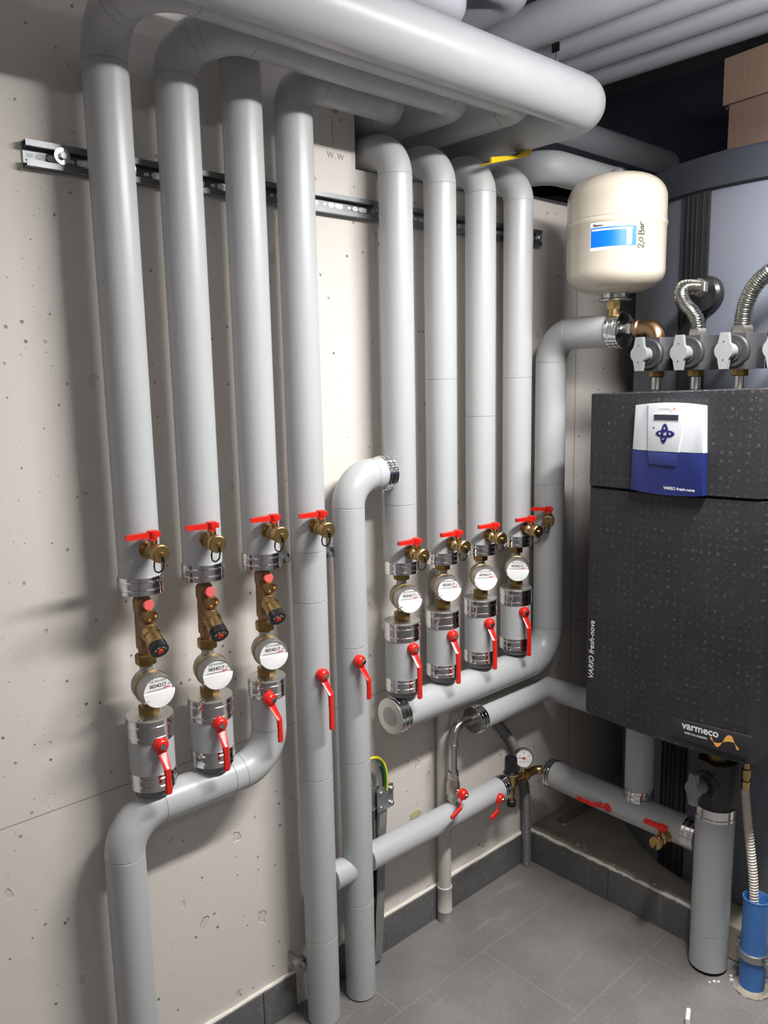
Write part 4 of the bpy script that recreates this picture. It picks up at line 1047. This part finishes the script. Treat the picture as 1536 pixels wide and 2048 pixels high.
for off in (.0018,): sweep(bm, [p+Vector((.0022, .0022, .0006)) for p in corr_], .0040, 12)
obj('yellow_stripe', bm, yelloww, w_)

# ------------------------------------------------------------------ blue pipe with clamp and hose, right of the floor pipe
BX, BY = .7345, -.052
t = thing('sewer_pipe', 'blue plastic drain pipe standing on the floor at the right edge with a metal clamp', 'pipe', (BX, BY, 0))
bm = BM(); lathe(bm, [(.0315, 0), (.0300, .012), (.0300, .245), (.0315, .247), (.0290, .248), (.0270, .245), (.0270, .05)], (BX, BY, 0), seg=40, caps=(True, True)); obj('tube', bm, bluepipe, t)
bm = BM(); lathe(bm, [(.0318, .088), (.0345, .089), (.0345, .107), (.0318, .108)], (BX, BY, 0), seg=40)
for s in (-1, 1):
    box(bm, (BX+s*.044*math.cos(.35), BY-s*.044*math.sin(.35), .098), (.014, .008, .018), bev=.001); lathe(bm, [(.0055, 0), (.0055, .016)], (BX+s*.044*math.cos(.35), BY-s*.044*math.sin(.35)-.012, .098), (0, 1, 0), seg=8)
obj('clamp_ring', bm, zinc, t)
bm = BM(); N_ = 36; rings(bm, [[Vector((BX+rr_*(1+random.uniform(-.06, .1))*math.cos(2*PI*i/N_), BY+rr_*(1+random.uniform(-.06, .1))*math.sin(2*PI*i/N_), z_)) for i in range(N_)] for rr_, z_ in ((.042, .001), (.040, .004), (.033, .010), (.029, .012))]); obj('mortar_ring', bm, rawconc, t)
t = thing('drain_hose', 'cream corrugated hose dropping from the station into the blue pipe', 'hose', (.70, -.055, .54))
bm = BM(); corr_bez(bm, [((.694, -.055, .515), (.699, -.055, .47), (.706, -.055, .42), (.714, -.055, .37)), ((.714, -.055, .37), (.722, -.055, .32), (.729, -.055, .28), (.731, -.055, .20))], .0074, .0108, .0072); obj('hose', bm, beige_hose, t, angle=25)
bm = BM(); lathe(bm, [(.010, .515), (.0105, .517), (.0105, .527), (.0115, .530), (.0115, .536), (.009, .538), (.009, .545), (.0112, .546), (.0112, .566), (.008, .568), (.008, .66)], (.694, -.055, 0), seg=20); obj('brass_tail', bm, brass, t)

# ------------------------------------------------------------------ odds and ends on the floor and plinth
bm = BM(); Ms = Matrix.Translation((.045, .125, .099)) @ Matrix.Rotation(rad(-4), 4, 'Z'); box(bm, (.008, .08, .002), (.028, .19, .003), M=Ms, bev=.0008)
solo('metal_offcut', bm, zinc_d, 'flat grey sheet metal offcut lying on the plinth near the wall', 'offcut', (.05, .2, .099))
def crumb(p, s, label, grp):
    bm = BM(); bmesh.ops.create_icosphere(bm, subdivisions=1, radius=s)
    for v in bm.verts: v.co *= random.uniform(.6, 1.25); v.co.z = max(v.co.z*.6, -s*.4)
    z0__ = min(v.co.z for v in bm.verts)
    bmesh.ops.transform(bm, matrix=Matrix.Translation(Vector(p)-Vector((0, 0, z0__))), verts=bm.verts)
    solo('plaster_crumb', bm, plaster, label, 'crumb', p, grp, smooth=False)
for (x_, y_, s) in ((.662, -.098, .006), (.670, -.090, .005), (.655, -.108, .0035), (.69, -.062, .006), (.683, -.05, .005)):
    crumb((x_, y_, 0), s, 'white plaster crumb on the floor beside the thick floor pipe', 'plaster crumbs by the floor pipe')
for (x_, y_, s) in ((.17, .035, .006), (.185, .045, .004), (.20, .03, .0035), (.30, .022, .004), (.36, .030, .003), (.43, .02, .004), (.075, .10, .007)):
    crumb((x_, y_, .098), s, 'white plaster crumb lying on the bare concrete plinth', 'plaster crumbs on the plinth')
bm = BM(); sweep(bm, [(.690, -.290, .012), (.690, -.290, .028), (.678, -.262, .030)], .0055, 12); lathe(bm, [(.006, 0), (.006, .014)], (.690, -.290, 0), seg=12)
solo('plastic_stub', bm, white, 'small white plastic stub at the bottom edge of the photo on the floor', 'stub', (.69, -.29, 0))

# ------------------------------------------------------------------ lamp (outside the frame), and an added fill lamp further back in the room
def batten(x_, y0_, y1_, z_, label, strength, rr_, flat):
    t = thing('ceiling_lamp', label, 'lamp', (x_, (y0_+y1_)/2, z_+.06), 'slim lamps')
    bm = BM(); box(bm, (x_, (y0_+y1_)/2, z_+.026), (rr_*1.3, y1_-y0_+.04, .035), bev=.003)
    for y_ in (y0_+.2, y1_-.2): lathe(bm, [(.003, z_+.03), (.003, ZC)], (x_, y_, 0), seg=8)
    obj('housing', bm, lamp_house, t)
    bm = BM(); prism(bm, [(a, b*flat) for a, b in circ(rr_, 19, a0=.96*PI, a1=2.04*PI)], 0, y1_-y0_, Matrix(((1, 0, 0, x_), (0, 0, -1, y1_), (0, 1, 0, z_), (0, 0, 0, 1))))
    m_ = mat('lamp_diffuser_%d' % int(strength), (1, 1, 1, 1), emit=((1., .985, .96, 1), strength)); obj('diffuser', bm, m_, t)
batten(1.05, -.95, -.12, 2.14, 'slim lamp hanging in front of the risers', 165, .05, .18)
batten(2.3, -3.2, -1.7, 2.36, 'added slim fill lamp hanging at the back of the room', 13, .035, 1.)

# ------------------------------------------------------------------ world, camera, view
w = bpy.data.worlds.new('World'); sc.world = w; w.use_nodes = True
w.node_tree.nodes['Background'].inputs[0].default_value = (.5, .55, .65, 1); w.node_tree.nodes['Background'].inputs[1].default_value = .02
F = 1623.898; yaw, pitch, roll = .832883894, .160422191, -.0191539057
cy, sy, cp, sp = math.cos(yaw), math.sin(yaw), math.cos(pitch), math.sin(pitch)
fwd = Vector((-sy*cp, cy*cp, -sp)); right = Vector((cy, sy, 0)); up = right.cross(fwd)
c_, s_ = math.cos(roll), math.sin(roll)
rt = right*c_+up*s_; u2 = -right*s_+up*c_
cam = bpy.data.cameras.new('Camera'); co = bpy.data.objects.new('Camera', cam); COL.objects.link(co)
M_ = Matrix((rt, u2, -fwd)).transposed().to_4x4(); M_.translation = Vector((1.464, -1.912, 1.5)); co.matrix_world = M_
cam.sensor_fit = 'HORIZONTAL'; cam.sensor_width = 36; cam.lens = F*36/1536; cam.clip_start = .01
sc.camera = co
sc.view_settings.view_transform = 'Standard'; sc.view_settings.look = 'None'; sc.view_settings.exposure = 0.33; sc.view_settings.gamma = 1; sc.view_settings.use_curve_mapping = False
